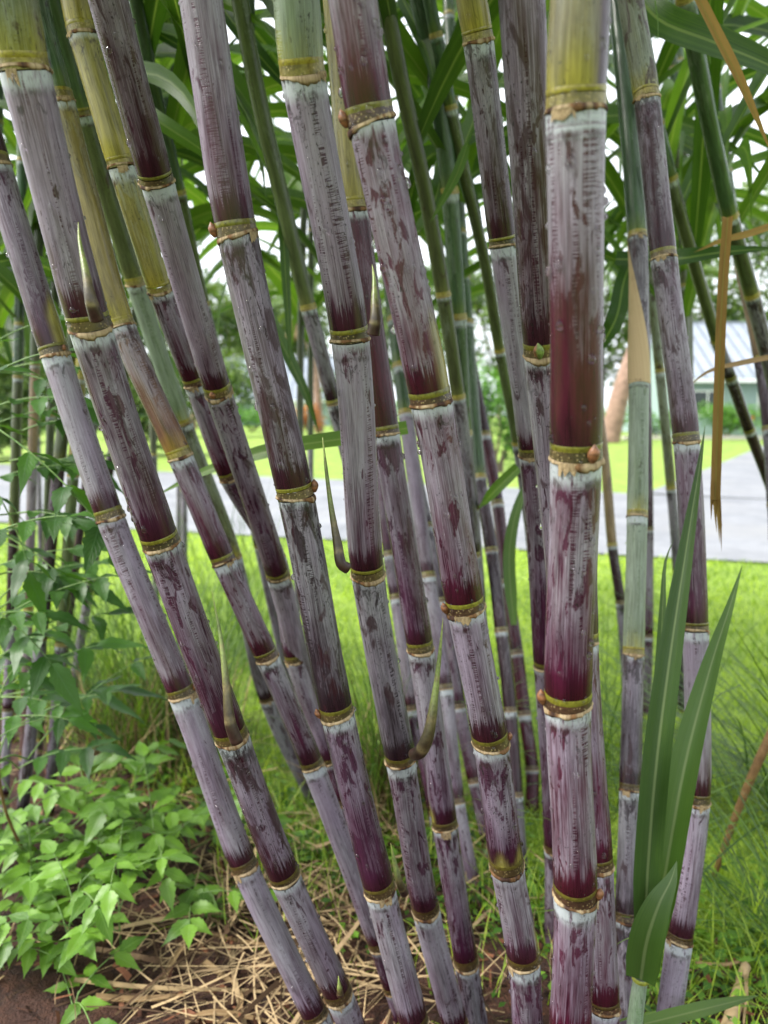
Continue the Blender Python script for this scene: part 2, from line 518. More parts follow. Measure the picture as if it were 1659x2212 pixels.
class Path:
    """smooth curve through control points, addressed by arc length"""
    def __init__(self, pts, sub=10):
        pts = np.asarray(pts, float)
        P = np.vstack([2 * pts[0] - pts[1], pts, 2 * pts[-1] - pts[-2]])
        out, idx = [], []
        for i in range(1, len(P) - 2):
            p0, p1, p2, p3 = P[i - 1], P[i], P[i + 1], P[i + 2]
            L = np.linalg.norm(p2 - p1)
            m1 = (p2 - p0) / (np.linalg.norm(p1 - p0) + L) * L
            m2 = (p3 - p1) / (L + np.linalg.norm(p3 - p2)) * L
            idx.append(len(out))
            for t in np.linspace(0, 1, sub, endpoint=False):
                t2, t3 = t * t, t ** 3
                out.append((2 * t3 - 3 * t2 + 1) * p1 + (t3 - 2 * t2 + t) * m1 + (-2 * t3 + 3 * t2) * p2 + (t3 - t2) * m2)
        idx.append(len(out))
        out.append(P[-2])
        self.p = np.array(out)
        self.s = np.concatenate([[0], np.cumsum(np.linalg.norm(np.diff(self.p, axis=0), axis=1))])
        self.cs = self.s[idx]
        self.len = self.s[-1]

    def at(self, s):
        s = np.asarray(s, float)
        return np.stack([np.interp(s, self.s, self.p[:, k]) for k in range(3)], -1)

# ------------------------------------------------------------------ leaves
def leaf_mesh(P, W, nrm, fold=0.25, wave=0.0, seed=0, name='leaf', mat='cane_leaf', parent=None):
    P = np.asarray(P, float)
    n = len(P)
    Tn = np.gradient(P, axis=0)
    Tn /= np.linalg.norm(Tn, axis=1)[:, None] + 1e-9
    N = np.asarray(nrm, float)
    if N.ndim == 1:
        N = np.repeat(N[None], n, 0)
    S = np.cross(Tn, N)
    S /= np.linalg.norm(S, axis=1)[:, None] + 1e-9
    N = np.cross(S, Tn)
    us = np.array([-1, -0.55, -0.1, 0.1, 0.55, 1.0])
    hs = np.array([1.0, 0.5, 0.0, 0.0, 0.5, 1.0])
    t = np.linspace(0, 1, n)
    ln = np.concatenate([[0], np.cumsum(np.linalg.norm(np.diff(P, axis=0), axis=1))])
    V = []
    for u, h in zip(us, hs):
        wv = wave * abs(u) * np.sin(ln * 38 + seed + (2.1 if u > 0 else 0))
        V.append(P + S * (u * W * 0.5)[:, None] + N * ((h * fold * W * 0.5) + wv * W)[:, None])
    V = np.stack(V, 1).reshape(-1, 3)
    luv = np.stack([np.tile(us, n), np.repeat(t, 6), np.repeat(ln, 6)], -1)
    return mesh_obj(name, V, grid_faces(n, 6, False), mat, parent, loc=P[0], attrs={'luv': ('FLOAT_VECTOR', luv)})

def leaf_width(t, w, base=0.45):
    return w * np.clip(np.minimum(base + (1 - base) * np.minimum(t / 0.18, 1), 1) * (1 - np.clip((t - 0.4) / 0.6, 0, 1) ** 1.6), 0.015, 1)

def arch_leaf(p0, az, el, L, w, droop, parent, mat='cane_leaf', roll=0.0, n=22, seed=0, name='leaf'):
    t = np.linspace(0, 1, n)
    els = el - droop * t ** 1.35
    els = np.maximum(els, -1.5)
    azs = az + 0.25 * np.sin(seed) * t
    step = L / (n - 1)
    d = np.stack([np.sin(azs) * np.cos(els), np.cos(azs) * np.cos(els), np.sin(els)], -1)
    P = np.vstack([p0, p0 + np.cumsum(d[:-1] * step, 0)])
    Nn = np.stack([-np.sin(azs) * np.sin(els), -np.cos(azs) * np.sin(els), np.cos(els)], -1)
    Sd = np.cross(d, Nn)
    rl = roll * (0.3 + t)
    Nn = Nn * np.cos(rl)[:, None] + Sd * np.sin(rl)[:, None]
    return leaf_mesh(P, leaf_width(t, w), Nn, 0.3, 0.02, seed, name, mat, parent)

def px_leaf(pts, w, parent, mat='cane_leaf', nrm=None, taper=True, base=0.5, fold=0.25, name='leaf', rev=False):
    """pts: (x, y, depth) pixels along the blade from base to tip; w in metres"""
    C = [U(*p) for p in pts]
    pa = Path(C, 8)
    n = 24
    t = np.linspace(0, 1, n)
    P = pa.at(t * pa.len)
    W = leaf_width(t, w, base) if taper else np.full(n, w)
    if nrm is None:
        nr = CAMV - P
        nr = nr / np.linalg.norm(nr, axis=1)[:, None] + np.array([0, 0, 0.55])
    else:
        nr = nrm
    return leaf_mesh(P, W, nr, fold, 0.02, random.random() * 9, name, mat, parent)

# ------------------------------------------------------------------ sugarcane
MAROON = (0.024, 0.0040, 0.0075)
STY = {  # rind colour, foot colour, wax, dirt, green wax, worn
    'P': ((0.042, 0.0090, 0.0250), MAROON, 0.56, 0.15, 0.0, 0.7),
    'L': ((0.050, 0.017, 0.031), MAROON, 0.76, 0.08, 0.0, 0.6),
    'R': ((0.050, 0.0065, 0.0200), (0.027, 0.003, 0.006), 0.58, 0.12, 0.0, 0.8),
    'M': ((0.042, 0.0032, 0.0115), MAROON, 0.33, 0.10, 0.0, 0.7),
    'Q': ((0.042, 0.0032, 0.0115), MAROON, 0.40, 0.10, 0.0, 0.7),
    'B': ((0.034, 0.0095, 0.0185), MAROON, 0.58, 0.55, 0.0, 1.0),
    'K': ((0.030, 0.020, 0.027), (0.018, 0.006, 0.010), 0.64, 0.42, 0.1, 1.0),
    'D': ((0.026, 0.011, 0.017), (0.018, 0.005, 0.008), 0.36, 0.3, 0.0, 0.8),
    'G': ((0.11, 0.155, 0.075), (0.20, 0.20, 0.035), 0.78, 0.0, 1.0, 0.2),
    'V': ((0.095, 0.105, 0.052), (0.19, 0.18, 0.035), 0.58, 0.45, 0.8, 0.5),
    'N': ((0.18, 0.165, 0.08), (0.22, 0.195, 0.03), 0.42, 0.34, 0.5, 0.4),
    'Y': ((0.225, 0.195, 0.060), (0.24, 0.205, 0.030), 0.30, 0.14, 0.8, 0.3),
    'O': ((0.12, 0.060, 0.042), (0.21, 0.13, 0.028), 0.50, 0.28, 0.1, 0.5),
    'S': ((0.044, 0.084, 0.037), (0.08, 0.12, 0.03), 0.34, 0.0, 1.0, 0.0),
    'E': ((0.062, 0.080, 0.031), (0.10, 0.11, 0.034), 0.22, 0.12, 1.0, 0.0),
    'T': ((0.20, 0.145, 0.08), (0.16, 0.105, 0.045), 0.14, 0.15, 0.6, 0.0),
}
YELL = {'G', 'Y', 'V', 'S', 'E', 'T', 'O', 'N'}
ALL_CANES = []

def part_tube(name, pa, s0, s1, prof, D, mat, col, parent, seg, nr, th0=0.0, colf=None, seed=0.0):
    s = np.linspace(s0, s1, nr)
    P = pa.at(s)
    f = np.linspace(0, 1, nr)
    R = np.interp(f, np.linspace(0, 1, len(prof)), prof) * D * 0.5
    V, Fs, th = tube(P, R, seg)
    n = len(V)
    cy = np.stack([np.tile(np.cos(th), nr) * D * 0.5 + seed * 3.1, np.tile(np.sin(th), nr) * D * 0.5 + seed * 1.7, np.repeat(s, seg)], -1)
    c = np.repeat(np.array([*col, 1.0])[None], n, 0) if colf is None else colf(np.repeat(f, seg), np.tile(th, nr))
    return mesh_obj(name, V, Fs, mat, parent, loc=P[0], attrs={'cyl': ('FLOAT_VECTOR', cy), 'rind': ('FLOAT_COLOR', c)})

def make_internode(pa, s0, s1, D, sty, parent, seed, seg, patch=None, rnd=None, name='internode', wmul=0.0, nexty=None):
    rind, foot, wx, dirt, green, worn = STY[sty]
    L = s1 - s0
    nr = int(np.clip(L / 0.006, 8, 34))
    s = np.linspace(s0, s1, nr)
    P = pa.at(s)
    f = np.linspace(0, 1, nr)
    db = (s - s0) / D
    dt = (s1 - s) / D
    prof = 0.94 + 0.035 * np.exp(-((f - 0.10) / 0.13) ** 2) + 0.03 * np.exp(-((f - 1.0) / 0.12) ** 2) + 0.006 * np.sin(f * 5 + seed * 9)
    ph = rnd.uniform(0, 6.28)
    th = np.linspace(-math.pi, math.pi, seg, endpoint=False)
    rm = 1 + 0.010 * np.cos(2 * th[None] + ph) + 0.006 * np.cos(3 * th[None] + 5 * f[:, None] + ph)
    V, Fs, th = tube(P, prof * D * 0.5, seg, rm)
    n = len(V)
    k = rnd.uniform(0.85, 1.15)
    base = np.array(rind) * np.array([k, k * rnd.uniform(0.92, 1.05), k * rnd.uniform(0.9, 1.08)])
    c = np.repeat(base[None], n, 0)
    dbv = np.repeat(db, seg)
    thv = np.tile(th, nr)
    zone = 0.62 if sty not in YELL else 0.75
    a = np.clip(1 - (dbv + 0.1 * np.sin(3 * thv + ph)) / zone, 0, 1) ** 0.8
    c = c * (1 - a[:, None]) + np.array(foot)[None] * a[:, None]
    waxv = np.full(n, wx + wmul + rnd.uniform(-0.08, 0.08))
    gr = np.full(n, green)
    if sty == 'O':      # orange rind shading into pink below the head
        q = np.clip(np.repeat(f, seg) * 1.3 - 0.1, 0, 1)[:, None]
        c = c * (1 - q * 0.0)
        waxv = waxv + 0.12 * np.repeat(f, seg)
    if sty == 'Q':      # pale bloom at the head, bare maroon below the middle
        waxv = waxv - 0.22 + 0.75 * np.repeat(f, seg) ** 1.3
    if patch:
        for (pth, pw, pl, pcol) in patch:      # (angle, angular half width, length in D, colour)
            dth = np.abs((thv - pth + math.pi) % (2 * math.pi) - math.pi)
            m = np.clip((pw - dth) / 0.35, 0, 1) * np.clip((pl - dbv - 0.25 * np.sin(5 * thv)) / 0.5, 0, 1)
            c = c * (1 - m[:, None]) + np.array(pcol)[None] * m[:, None]
            waxv = waxv - m * 0.35
            gr = np.maximum(gr, m * 0.7)
    cy = np.stack([np.tile(np.cos(th), nr) * D * 0.5 + seed * 0.31, np.tile(np.sin(th), nr) * D * 0.5 + seed * 0.17, np.repeat(s, seg) + seed * 0.7], -1)
    par = np.stack([np.repeat(dt, seg), dbv, waxv], -1)
    par2 = np.stack([np.full(n, dirt + rnd.uniform(-0.08, 0.1)), gr, np.full(n, worn)], -1)
    return mesh_obj(name, V, Fs, 'cane_rind', parent, loc=P[0],
                    attrs={'cyl': ('FLOAT_VECTOR', cy), 'par': ('FLOAT_VECTOR', par), 'par2': ('FLOAT_VECTOR', par2),
                           'rind': ('FLOAT_COLOR', np.c_[c, np.ones(n)])})

def make_scar(pa, s, D, parent, seed, rnd, budth, seg=44):
    """ragged papery leaf scar: a thin uneven lip"""
    P0 = pa.at(s)
    T0 = pa.at(s + 0.004) - pa.at(s - 0.004)
    T0 /= np.linalg.norm(T0)
    e1 = CAMV - P0
    e1 = e1 - e1.dot(T0) * T0
    e1 /= np.linalg.norm(e1)
    e2 = np.cross(T0, e1)
    th = np.linspace(-math.pi, math.pi, seg, endpoint=False)
    ph = rnd.uniform(0, 6.28, 6)
    rag = sum(a * np.sin(k * th + p) for a, k, p in ((0.7, 2, ph[0]), (0.5, 5, ph[1]), (0.4, 11, ph[2]), (0.35, 19, ph[3]))) + rnd.uniform(-0.3, 0.3, seg)
    dip = -rnd.uniform(0.02, 0.085) * D * np.cos(th - budth)
    low = -0.028 * D - np.clip(rag, -0.5, 1.6) * 0.038 * D - np.clip(np.cos(th - budth) - 0.55, 0, 1) * 0.16 * D
    outr = 1.025 + 0.026 * np.clip(rag, -1, 1.4)
    prof = [(0.975, 0.045), (outr, 0.020), (outr + 0.010, -0.004), (None, None)]
    V = []
    r = D * 0.5
    rings = [(np.full(seg, 0.985), np.full(seg, 0.055 * D)), (outr, np.full(seg, 0.018 * D)), (outr + 0.012, low * 0.45), (np.full(seg, 1.0), low), (np.full(seg, 0.955), low * 0.8)]
    for rr, hh in rings:
        V.append(P0[None] + (rr * r)[:, None] * (np.cos(th)[:, None] * e1[None] + np.sin(th)[:, None] * e2[None]) + (hh + dip)[:, None] * T0[None])
    V = np.vstack(V)
    n = len(V)
    pick = rnd.uniform(0, 1, seg)
    pick = np.convolve(np.r_[pick, pick, pick], np.ones(4) / 4, 'same')[seg:2 * seg]
    tan, brn, drk = np.array([0.34, 0.26, 0.155]), np.array([0.15, 0.080, 0.034]), np.array([0.05, 0.026, 0.018])
    cc = np.where(pick[:, None] > 0.44, tan[None], brn[None])
    cc = np.where(pick[:, None] < 0.30, drk[None], cc)
    c = np.vstack([cc * 0.8, cc, cc * 1.1, cc * 0.9, cc * 0.7])
    cy = np.stack([np.tile(np.cos(th), 5) * r + seed, np.tile(np.sin(th), 5) * r, np.full(n, s) + seed], -1)
    return mesh_obj('leaf_scar', V, grid_faces(5, seg).tolist(), 'leaf_scar', parent, loc=P0,
                    attrs={'cyl': ('FLOAT_VECTOR', cy), 'rind': ('FLOAT_COLOR', np.c_[np.clip(c, 0, 1), np.ones(n)])})

def make_bud(pa, s, D, th, parent, seed, rnd, big=1.0, green=False):
    s = s + 0.03 * D
    P0 = pa.at(s)
    T0 = pa.at(s + 0.004) - pa.at(s - 0.004)
    T0 /= np.linalg.norm(T0)
    e1 = CAMV - P0
    e1 = e1 - e1.dot(T0) * T0
    e1 /= np.linalg.norm(e1)
    e2 = np.cross(T0, e1)
    od = math.cos(th) * e1 + math.sin(th) * e2
    sd = np.cross(T0, od)
    nr, ns = 9, 12
    V, c = [], []
    H, W, Dp = 0.36 * D * big, 0.135 * D * big, 0.13 * D * big
    for i in range(nr):
        f = i / (nr - 1)
        r = max(math.sin(math.pi * min(f * 0.62 + 0.1, 1)) ** 0.9 * (1 - f ** 3.2), 0.02)
        for j in range(ns):
            a = 2 * math.pi * j / ns
            q = P0 + T0 * (f * H) + od * (D * 0.5 * 0.95 + Dp * 0.30 + 0.05 * D * f + Dp * r * math.cos(a)) + sd * (W * r * math.sin(a))
            V.append(q)
            st = 0.5 + 0.5 * math.sin(f * 17 + a)
            base = np.array([0.26, 0.11, 0.045]) * (1 - st * 0.6)
            if green and math.sin(a * 1.0) > -0.2:
                base = np.array([0.13, 0.2, 0.04])
            c.append(base)
    V = np.array(V)
    cy = V * 1.0
    return mesh_obj('bud', V, grid_faces(nr, ns).tolist(), 'bud_scale', parent, loc=P0,
                    attrs={'cyl': ('FLOAT_VECTOR', cy), 'rind': ('FLOAT_COLOR', np.c_[np.array(c), np.ones(len(c))])})

def make_shoot(pxs, parent, wpx):
    """pointed side shoot: pixels (x, y, depth) from base to tip, pixel widths"""
    C = [U(*p) for p in pxs]
    pa = Path(C, 8)
    n = 46
    t = np.linspace(0, 1, n)
    P = pa.at(t * pa.len)
    d0 = pxs[0][2]
    R = np.interp(t, np.linspace(0, 1, len(wpx)), wpx) * d0 / F_PX * 0.5
    stp = np.where(t < 0.16, 0.95, np.where(t < 0.36, 0.94 - 0.4 * (t - 0.16), np.where(t < 0.62, 0.92 - 0.45 * (t - 0.36), 0.8)))
    V, Fs, th = tube(P, R * stp, 12, None, None, True)
    tt = np.repeat(t, 12)[:, None]
    brn, olv, grn, tip = np.array([0.045, 0.020, 0.015]), np.array([0.09, 0.075, 0.025]), np.array([0.17, 0.23, 0.055]), np.array([0.30, 0.34, 0.08])
    c = brn * np.clip(1 - tt / 0.34, 0, 1) + olv * np.clip(1 - np.abs(tt - 0.36) / 0.24, 0, 1)
    c = c + grn * np.clip((tt - 0.36) / 0.22, 0, 1) * np.clip(1.6 - tt, 0, 1) + tip * np.clip((tt - 0.75) / 0.25, 0, 1) * 0.7
    for tc in (0.16, 0.36, 0.62):      # pale torn rims of the overlapping sheaths
        m = np.exp(-((tt - tc) / 0.018) ** 2)
        c = c * (1 - 0.7 * m) + np.array([0.20, 0.16, 0.07]) * 0.7 * m
    return mesh_obj('side_shoot', V, Fs, 'soft_shoot', parent, loc=P[0],
                    attrs={'cyl': ('FLOAT_VECTOR', V), 'rind': ('FLOAT_COLOR', np.c_[c, np.ones(len(V))])})

DROP_V, DROP_F = None, None

def make_drops(pa, slo, shi, D, parent, rnd, count, big=1.0):
    ns, nr = 8, 4
    V, Fs = [], []
    for _ in range(count):
        s = rnd.uniform(slo, shi)
        th = rnd.choice([rnd.uniform(-1.5, 1.5), rnd.uniform(-1.7, 1.7), rnd.uniform(-1.3, 1.3)])
        P0 = pa.at(s)
        T0 = pa.at(s + 0.004) - pa.at(s - 0.004)
        T0 /= np.linalg.norm(T0)
        e1 = CAMV - P0
        e1 = e1 - e1.dot(T0) * T0
        e1 /= np.linalg.norm(e1)
        e2 = np.cross(T0, e1)
        od = math.cos(th) * e1 + math.sin(th) * e2
        sd = np.cross(T0, od)
        r = 0.0008 + 0.0032 * rnd.random() ** 3 * big
        el = 1 + rnd.random() * (1.0 if r > 0.001 else 0.2)
        o = P0 + od * D * 0.5 * 0.948
        b = len(V)
        for i in range(nr):
            a = (i / (nr - 1)) * math.pi * 0.5
            for j in range(ns):
                q = 2 * math.pi * j / ns
                vy = math.sin(q)
                V.append(o + sd * (r * math.cos(a) * math.cos(q) * (1 - 0.3 * max(vy, 0) * (el - 1))) + T0 * (r * math.cos(a) * vy * (el if vy > 0 else 1)) + od * (r * 1.0 * math.sin(a) + 0.0001))
        Fs += (grid_faces(nr, ns) + b).tolist()
    o = mesh_obj('water_droplets', V, Fs, 'water_drop', parent, loc=pa.at(slo))
    o['kind'] = 'stuff'
    return o

GROUP = 'canes of the purple sugarcane clump'

def cane(label, pts, D=0.042, sty='P', low='P', up='S', detail=2, buds=None, patches=None, shoots=None, drops=0,
         ztop=2.0, leaves=3, leaf_kw=None, dep=None, name='sugarcane', seed=None, group=GROUP, wob=0.0):
    """pts: (zone, left x, right x, y[, 'p']) from the top down; 'p' marks a path point that is no node"""
    idx = len(ALL_CANES)
    rnd = np.random.default_rng(100 + idx if seed is None else seed)
    px = []
    for q in pts:
        z, xl, xr, y = q[:4]
        (a, yy), (b, _) = zp(z, xl, y), zp(z, xr, y)
        px.append((0.5 * (a + b), yy, b - a, len(q) < 5))
    xy = np.array([(p[0], p[1]) for p in px])
    w = np.array([p[2] for p in px])
    tg = np.gradient(xy, axis=0)
    wp = w * np.abs(tg[:, 1]) / np.linalg.norm(tg, axis=1)
    arc = np.concatenate([[0], np.cumsum(np.linalg.norm(np.diff(xy, axis=0), axis=1))])
    if dep is not None:
        d = np.interp(arc / arc[-1], np.linspace(0, 1, len(dep)), dep)
    else:
        d = np.exp(np.polyval(np.polyfit(arc, np.log(D * F_PX / wp), 1), arc))
    pt3 = np.array([U(x, y, dd) for (x, y), dd in zip(xy, d)])[::-1]     # bottom -> top
    isn = [p[3] for p in px][::-1]
    # carry on down to the ground and up to the crown
    dirn = pt3[0] - pt3[1]
    dirn /= np.linalg.norm(dirn)
    ext, p = [], pt3[0].copy()
    step = 0.085
    while p[2] > 0.0 and len(ext) < 14:
        dirn = dirn * 0.93 + np.array([0, 0, -1]) * 0.07
        dirn /= np.linalg.norm(dirn)
        p = p + dirn * step * rnd.uniform(0.9, 1.1)
        ext.append(p.copy())
        step *= 0.97
    if ext and ext[-1][2] < -0.03:
        a = ext[-2] if len(ext) > 1 else pt3[0]
        k = (a[2] + 0.03) / (a[2] - ext[-1][2])
        ext[-1] = a + (ext[-1] - a) * k
    nlow = len(ext)
    dirn = pt3[-1] - pt3[-2]
    dirn /= np.linalg.norm(dirn)
    upx, p = [], pt3[-1].copy()
    while p[2] < ztop and len(upx) < 12:
        dirn = dirn * 0.95 + np.array([0, 0.0, 1]) * 0.05
        dirn /= np.linalg.norm(dirn)
        p = p + dirn * 0.13
        upx.append(p.copy())
    allp = np.vstack([np.array(ext[::-1]).reshape(-1, 3), pt3, np.array(upx).reshape(-1, 3)])
    node = [True] * nlow + isn + [True] * len(upx)
    pa = Path(allp, 10)
    base = allp[0].copy()
    base[2] = max(base[2], 0.0)
    root = thing(name, label, 'sugarcane', base, group)
    ns = [pa.cs[i] for i in range(len(allp)) if node[i]]
    src = [i for i in range(len(allp)) if node[i]]
    if not node[0]:
        ns = [0.0] + ns
        src = [0] + src
    # styles: index 0 = the internode above the first listed node
    listed = [i for i in range(nlow, nlow + len(pt3)) if node[i]][::-1]
    stymap = {}
    for k, i in enumerate(listed):
        stymap[i] = sty[min(k, len(sty) - 1)]
    order = {i: k for k, i in enumerate(listed)}
    seg = 30 if detail == 2 else (18 if detail == 1 else 12)
    below = sty[min(len(listed), len(sty) - 1)]
    for j, s0 in enumerate(ns):
        s1 = ns[j + 1] if j + 1 < len(ns) else pa.len
        i = src[j]
        if i in stymap:
            st = stymap[i]
        elif i < nlow:
            st = below if (i == nlow - 1 and len(sty) > len(listed)) else low
        elif i < nlow + len(pt3):
            st = low
        else:
            st = up
        k = order.get(i, None)
        budth = (0.3 if j % 2 else 2.8) if (buds is None or k not in buds) else buds[k][0]
        top_in = s1 - (0.02 * D if j + 1 < len(ns) else 0)
        bot_in = s0 + 0.34 * D if j > 0 or i > 0 else s0
        if top_in - bot_in < 0.01:
            continue
        sh = st in ('S', 'E', 'T')
        make_internode(pa, bot_in, top_in, D * (1.0 if not sh else 0.98), st, root, idx * 1.37 + j * 0.53 + 0.1, seg,
                       (patches or {}).get(k), rnd, 'leaf_sheath' if sh else 'internode')
        if j == 0 and i == 0:
            continue
        # the node itself
        yel = st in YELL
        ycol = np.array([0.225, 0.195, 0.020]) if yel else np.array([0.150, 0.145, 0.015]) * rnd.uniform(0.75, 1.15)
        bcol = np.array([0.235, 0.195, 0.04]) if yel else np.array([0.098, 0.068, 0.022]) * rnd.uniform(0.6, 1.25)
        if not yel:      # lower down the rings are older and browner
            old = float(np.clip((0.85 - pa.at(s0)[2]) / 0.5, 0, 1))
            ycol = ycol * (1 - old) + np.array([0.060, 0.040, 0.010]) * old
            bcol = bcol * (1 - old) + np.array([0.062, 0.037, 0.014]) * old
        if st in ('M', 'R') and not yel:
            bcol = np.array([0.066, 0.032, 0.016])
        if detail == 2:
            part_tube('growth_ring', pa, s0 + (0.225 + 0.03 * rnd.uniform(-1, 1)) * D, s0 + 0.345 * D, [0.962, 0.962 + 0.03 * rnd.random(), 0.982, 0.962], D, 'growth_ring', ycol, root, seg, 5, seed=idx)
            def bandcol(f, th, bcol=bcol, ph=rnd.uniform(0, 6)):
                m = 0.75 + 0.35 * np.sin(2 * th + ph) * f
                return np.c_[bcol[None] * m[:, None], np.ones(len(f))]
            part_tube('root_band', pa, s0 + 0.01 * D, s0 + 0.23 * D, [0.985, 0.98, 0.97, 0.965], D, 'root_band', bcol, root, seg, 6, colf=bandcol, seed=idx)
            make_scar(pa, s0, D, root, idx * 0.7 + j, rnd, budth)
        else:
            def ncol(f, th, bcol=bcol, ycol=ycol):
                c = np.where((f > 0.62)[:, None], ycol[None], bcol[None])
                c = np.where((f < 0.22)[:, None], np.array([[0.40, 0.30, 0.18]]), c)
                return np.c_[c, np.ones(len(f))]
            part_tube('node_ring', pa, s0 - 0.03 * D, s0 + 0.345 * D, [0.98, 1.05, 1.03, 0.99, 0.985, 0.96], D, 'root_band', bcol, root, seg, 9, colf=ncol, seed=idx)
        if detail == 2 and rnd.random() < 0.5:      # torn scrap of the old sheath still clinging under the scar
            th0 = rnd.uniform(-1.6, 1.2)
            m, q = 9, 5
            tw = rnd.uniform(0.35, 0.9)
            lg = rnd.uniform(0.12, 0.34) * D
            Vs, cs = [], []
            Pq = pa.at(np.linspace(s0 + 0.03 * D, s0 - lg, q))
            _, a1, a2 = frames(Pq[::-1])
            a1, a2 = a1[::-1], a2[::-1]
            jag = rnd.uniform(0.35, 1.0, m)
            for ii in range(q):
                for jj in range(m):
                    fth = th0 + tw * jj / (m - 1)
                    pp = Pq[0] + (Pq[ii] - Pq[0]) * jag[jj]
                    rr_ = D * 0.5 * (1.02 + 0.018 * ii / q + 0.02 * math.sin(jj * 2.1) * ii / q)
                    Vs.append(pp + rr_ * (math.cos(fth) * a1[ii] + math.sin(fth) * a2[ii]))
                    cs.append(np.array([0.30, 0.225, 0.125]) * (0.55 + 0.6 * jag[jj]))
            mesh_obj('sheath_scrap', Vs, grid_faces(q, m, False).tolist(), 'leaf_scar', root, loc=Pq[0],
                     attrs={'cyl': ('FLOAT_VECTOR', np.array(Vs)), 'rind': ('FLOAT_COLOR', np.c_[np.array(cs), np.ones(len(cs))])})
        if buds and k in buds:
            b = buds[k]
            make_bud(pa, s0, D, b[0], root, idx, rnd, b[1] if len(b) > 1 else 1.0, len(b) > 2)
    for sp in (shoots or []):
        make_shoot(sp[0], root, sp[1])
    if drops:
        make_drops(pa, pa.cs[max(nlow - 1, 0)], pa.cs[min(nlow + len(pt3) - 1, len(pa.cs) - 1)], D, root, rnd, int(drops * 3))
    # crown leaves on the upper sheaths
    kw = dict(az=None, spread=0.9, w=0.046, L=1.2, el=1.1, droop=2.0, z0=None, canopy=False)
    kw.update(leaf_kw or {})
    s_lo = pa.cs[nlow + len(pt3) - 1]
    if kw['z0'] is not None:
        zz = pa.p[:, 2]
        s_lo = float(np.interp(kw['z0'], zz, pa.s)) if zz[-1] > kw['z0'] else pa.s[-2]
    for q in range(leaves):
        f = (q + 0.6) / max(leaves, 1)
        s = s_lo + (pa.len - s_lo) * f
        az = (kw['az'] if kw['az'] is not None else rnd.uniform(-math.pi, math.pi)) + (math.pi if (q % 2 and kw['az'] is None) else 0) + rnd.uniform(-1, 1) * kw['spread']
        if kw['canopy']:      # crown over the viewer: leaves that lean this way stay high
            az = rnd.uniform(-math.pi, math.pi)
            hi = math.cos(az) < 0.35
            arch_leaf(pa.at(s), az, rnd.uniform(0.8, 1.2), kw['L'] * rnd.uniform(0.8, 1.2), kw['w'] * rnd.uniform(0.8, 1.2),
                      rnd.uniform(0.9, 1.3) if hi else rnd.uniform(1.2, 1.9), root, 'cane_leaf', rnd.uniform(-0.5, 0.5), 20, rnd.uniform(0, 6.28))
            continue
        arch_leaf(pa.at(s), az, kw['el'] * rnd.uniform(0.75, 1.15), kw['L'] * rnd.uniform(0.75, 1.25), kw['w'] * rnd.uniform(0.75, 1.2),
                  kw['droop'] * rnd.uniform(0.75, 1.25), root, 'cane_leaf', rnd.choice([-1, 1]) * rnd.uniform(0.3, 1.5), 20, rnd.uniform(0, 6.28))
    ALL_CANES.append((label, pa, D))
    return root, pa

# ------------------------------------------------------------------ the ground
def poly_sheet(name, pts, z, mat, sub=None):
    o = mesh_obj(name, [(x, y, z) for x, y in pts], [list(range(len(pts)))], mat, smooth=False)
    return structure(o)

def ground_sheet():
    # one sheet to the horizon, finely divided near the camera so that it can be uneven
    xs = np.unique(np.concatenate([np.linspace(-300, -8, 8), np.linspace(-8, 8, 65), np.linspace(8, 300, 8)]))
    ys = np.unique(np.concatenate([np.linspace(-60, -2, 5), np.linspace(-2, 8, 41), np.linspace(8, 30, 12), np.linspace(30, 400, 8)]))
    X, Y = np.meshgrid(xs, ys)
    Zz = -0.012 + 0.008 * np.sin(X * 3.1 + 1) * np.sin(Y * 2.7) * (np.abs(X) < 7) * (Y < 5)
    V = np.stack([X, Y, Zz], -1).reshape(-1, 3)
    return structure(mesh_obj('ground', V, grid_faces(len(ys), len(xs), False), 'lawn_ground'))

ground_sheet()

def rline(x0, y0, x1, y1):
    return G(x0, y0)[:2], G(x1, y1)[:2]

n0, n1 = rline(0, 1128, 1659, 1216)
f0, f1 = rline(0, 1003, 1400, 1068)
def ext(a, b, k):
    return a + (b - a) * k
def near_y(x):
    return n0[1] + (n1[1] - n0[1]) * (x - n0[0]) / (n1[0] - n0[0])
def far_y(x):
    q = f0[1] + (f1[1] - f0[1]) * (x - f0[0]) / (f1[0] - f0[0])
    return np.maximum(q, near_y(x) + 4.0)
rx = np.linspace(-60, 60, 61)
rv = [(x, near_y(x), 0.004) for x in rx] + [(x, far_y(x), 0.004) for x in rx]
structure(mesh_obj('road', rv, grid_faces(2, len(rx), False), 'asphalt', smooth=False))
dv = [G(1395, 1066)[:2], G(1900, 1092)[:2], G(2250, 940)[:2], G(1700, 941)[:2], G(1560, 1000)[:2]]
poly_sheet('driveway', dv, 0.009, 'asphalt')

def bed_edge(x):
    # far rim of the mulch bed, as a function of x
    return np.interp(x, [-4, -1.6, -0.9, -0.35, 0.15, 0.7, 1.2, 3], [3.3, 3.0, 2.55, 1.9, 1.62, 1.35, 1.15, 0.7]) + 0.06 * np.sin(x * 9) + 0.03 * np.sin(x * 23)

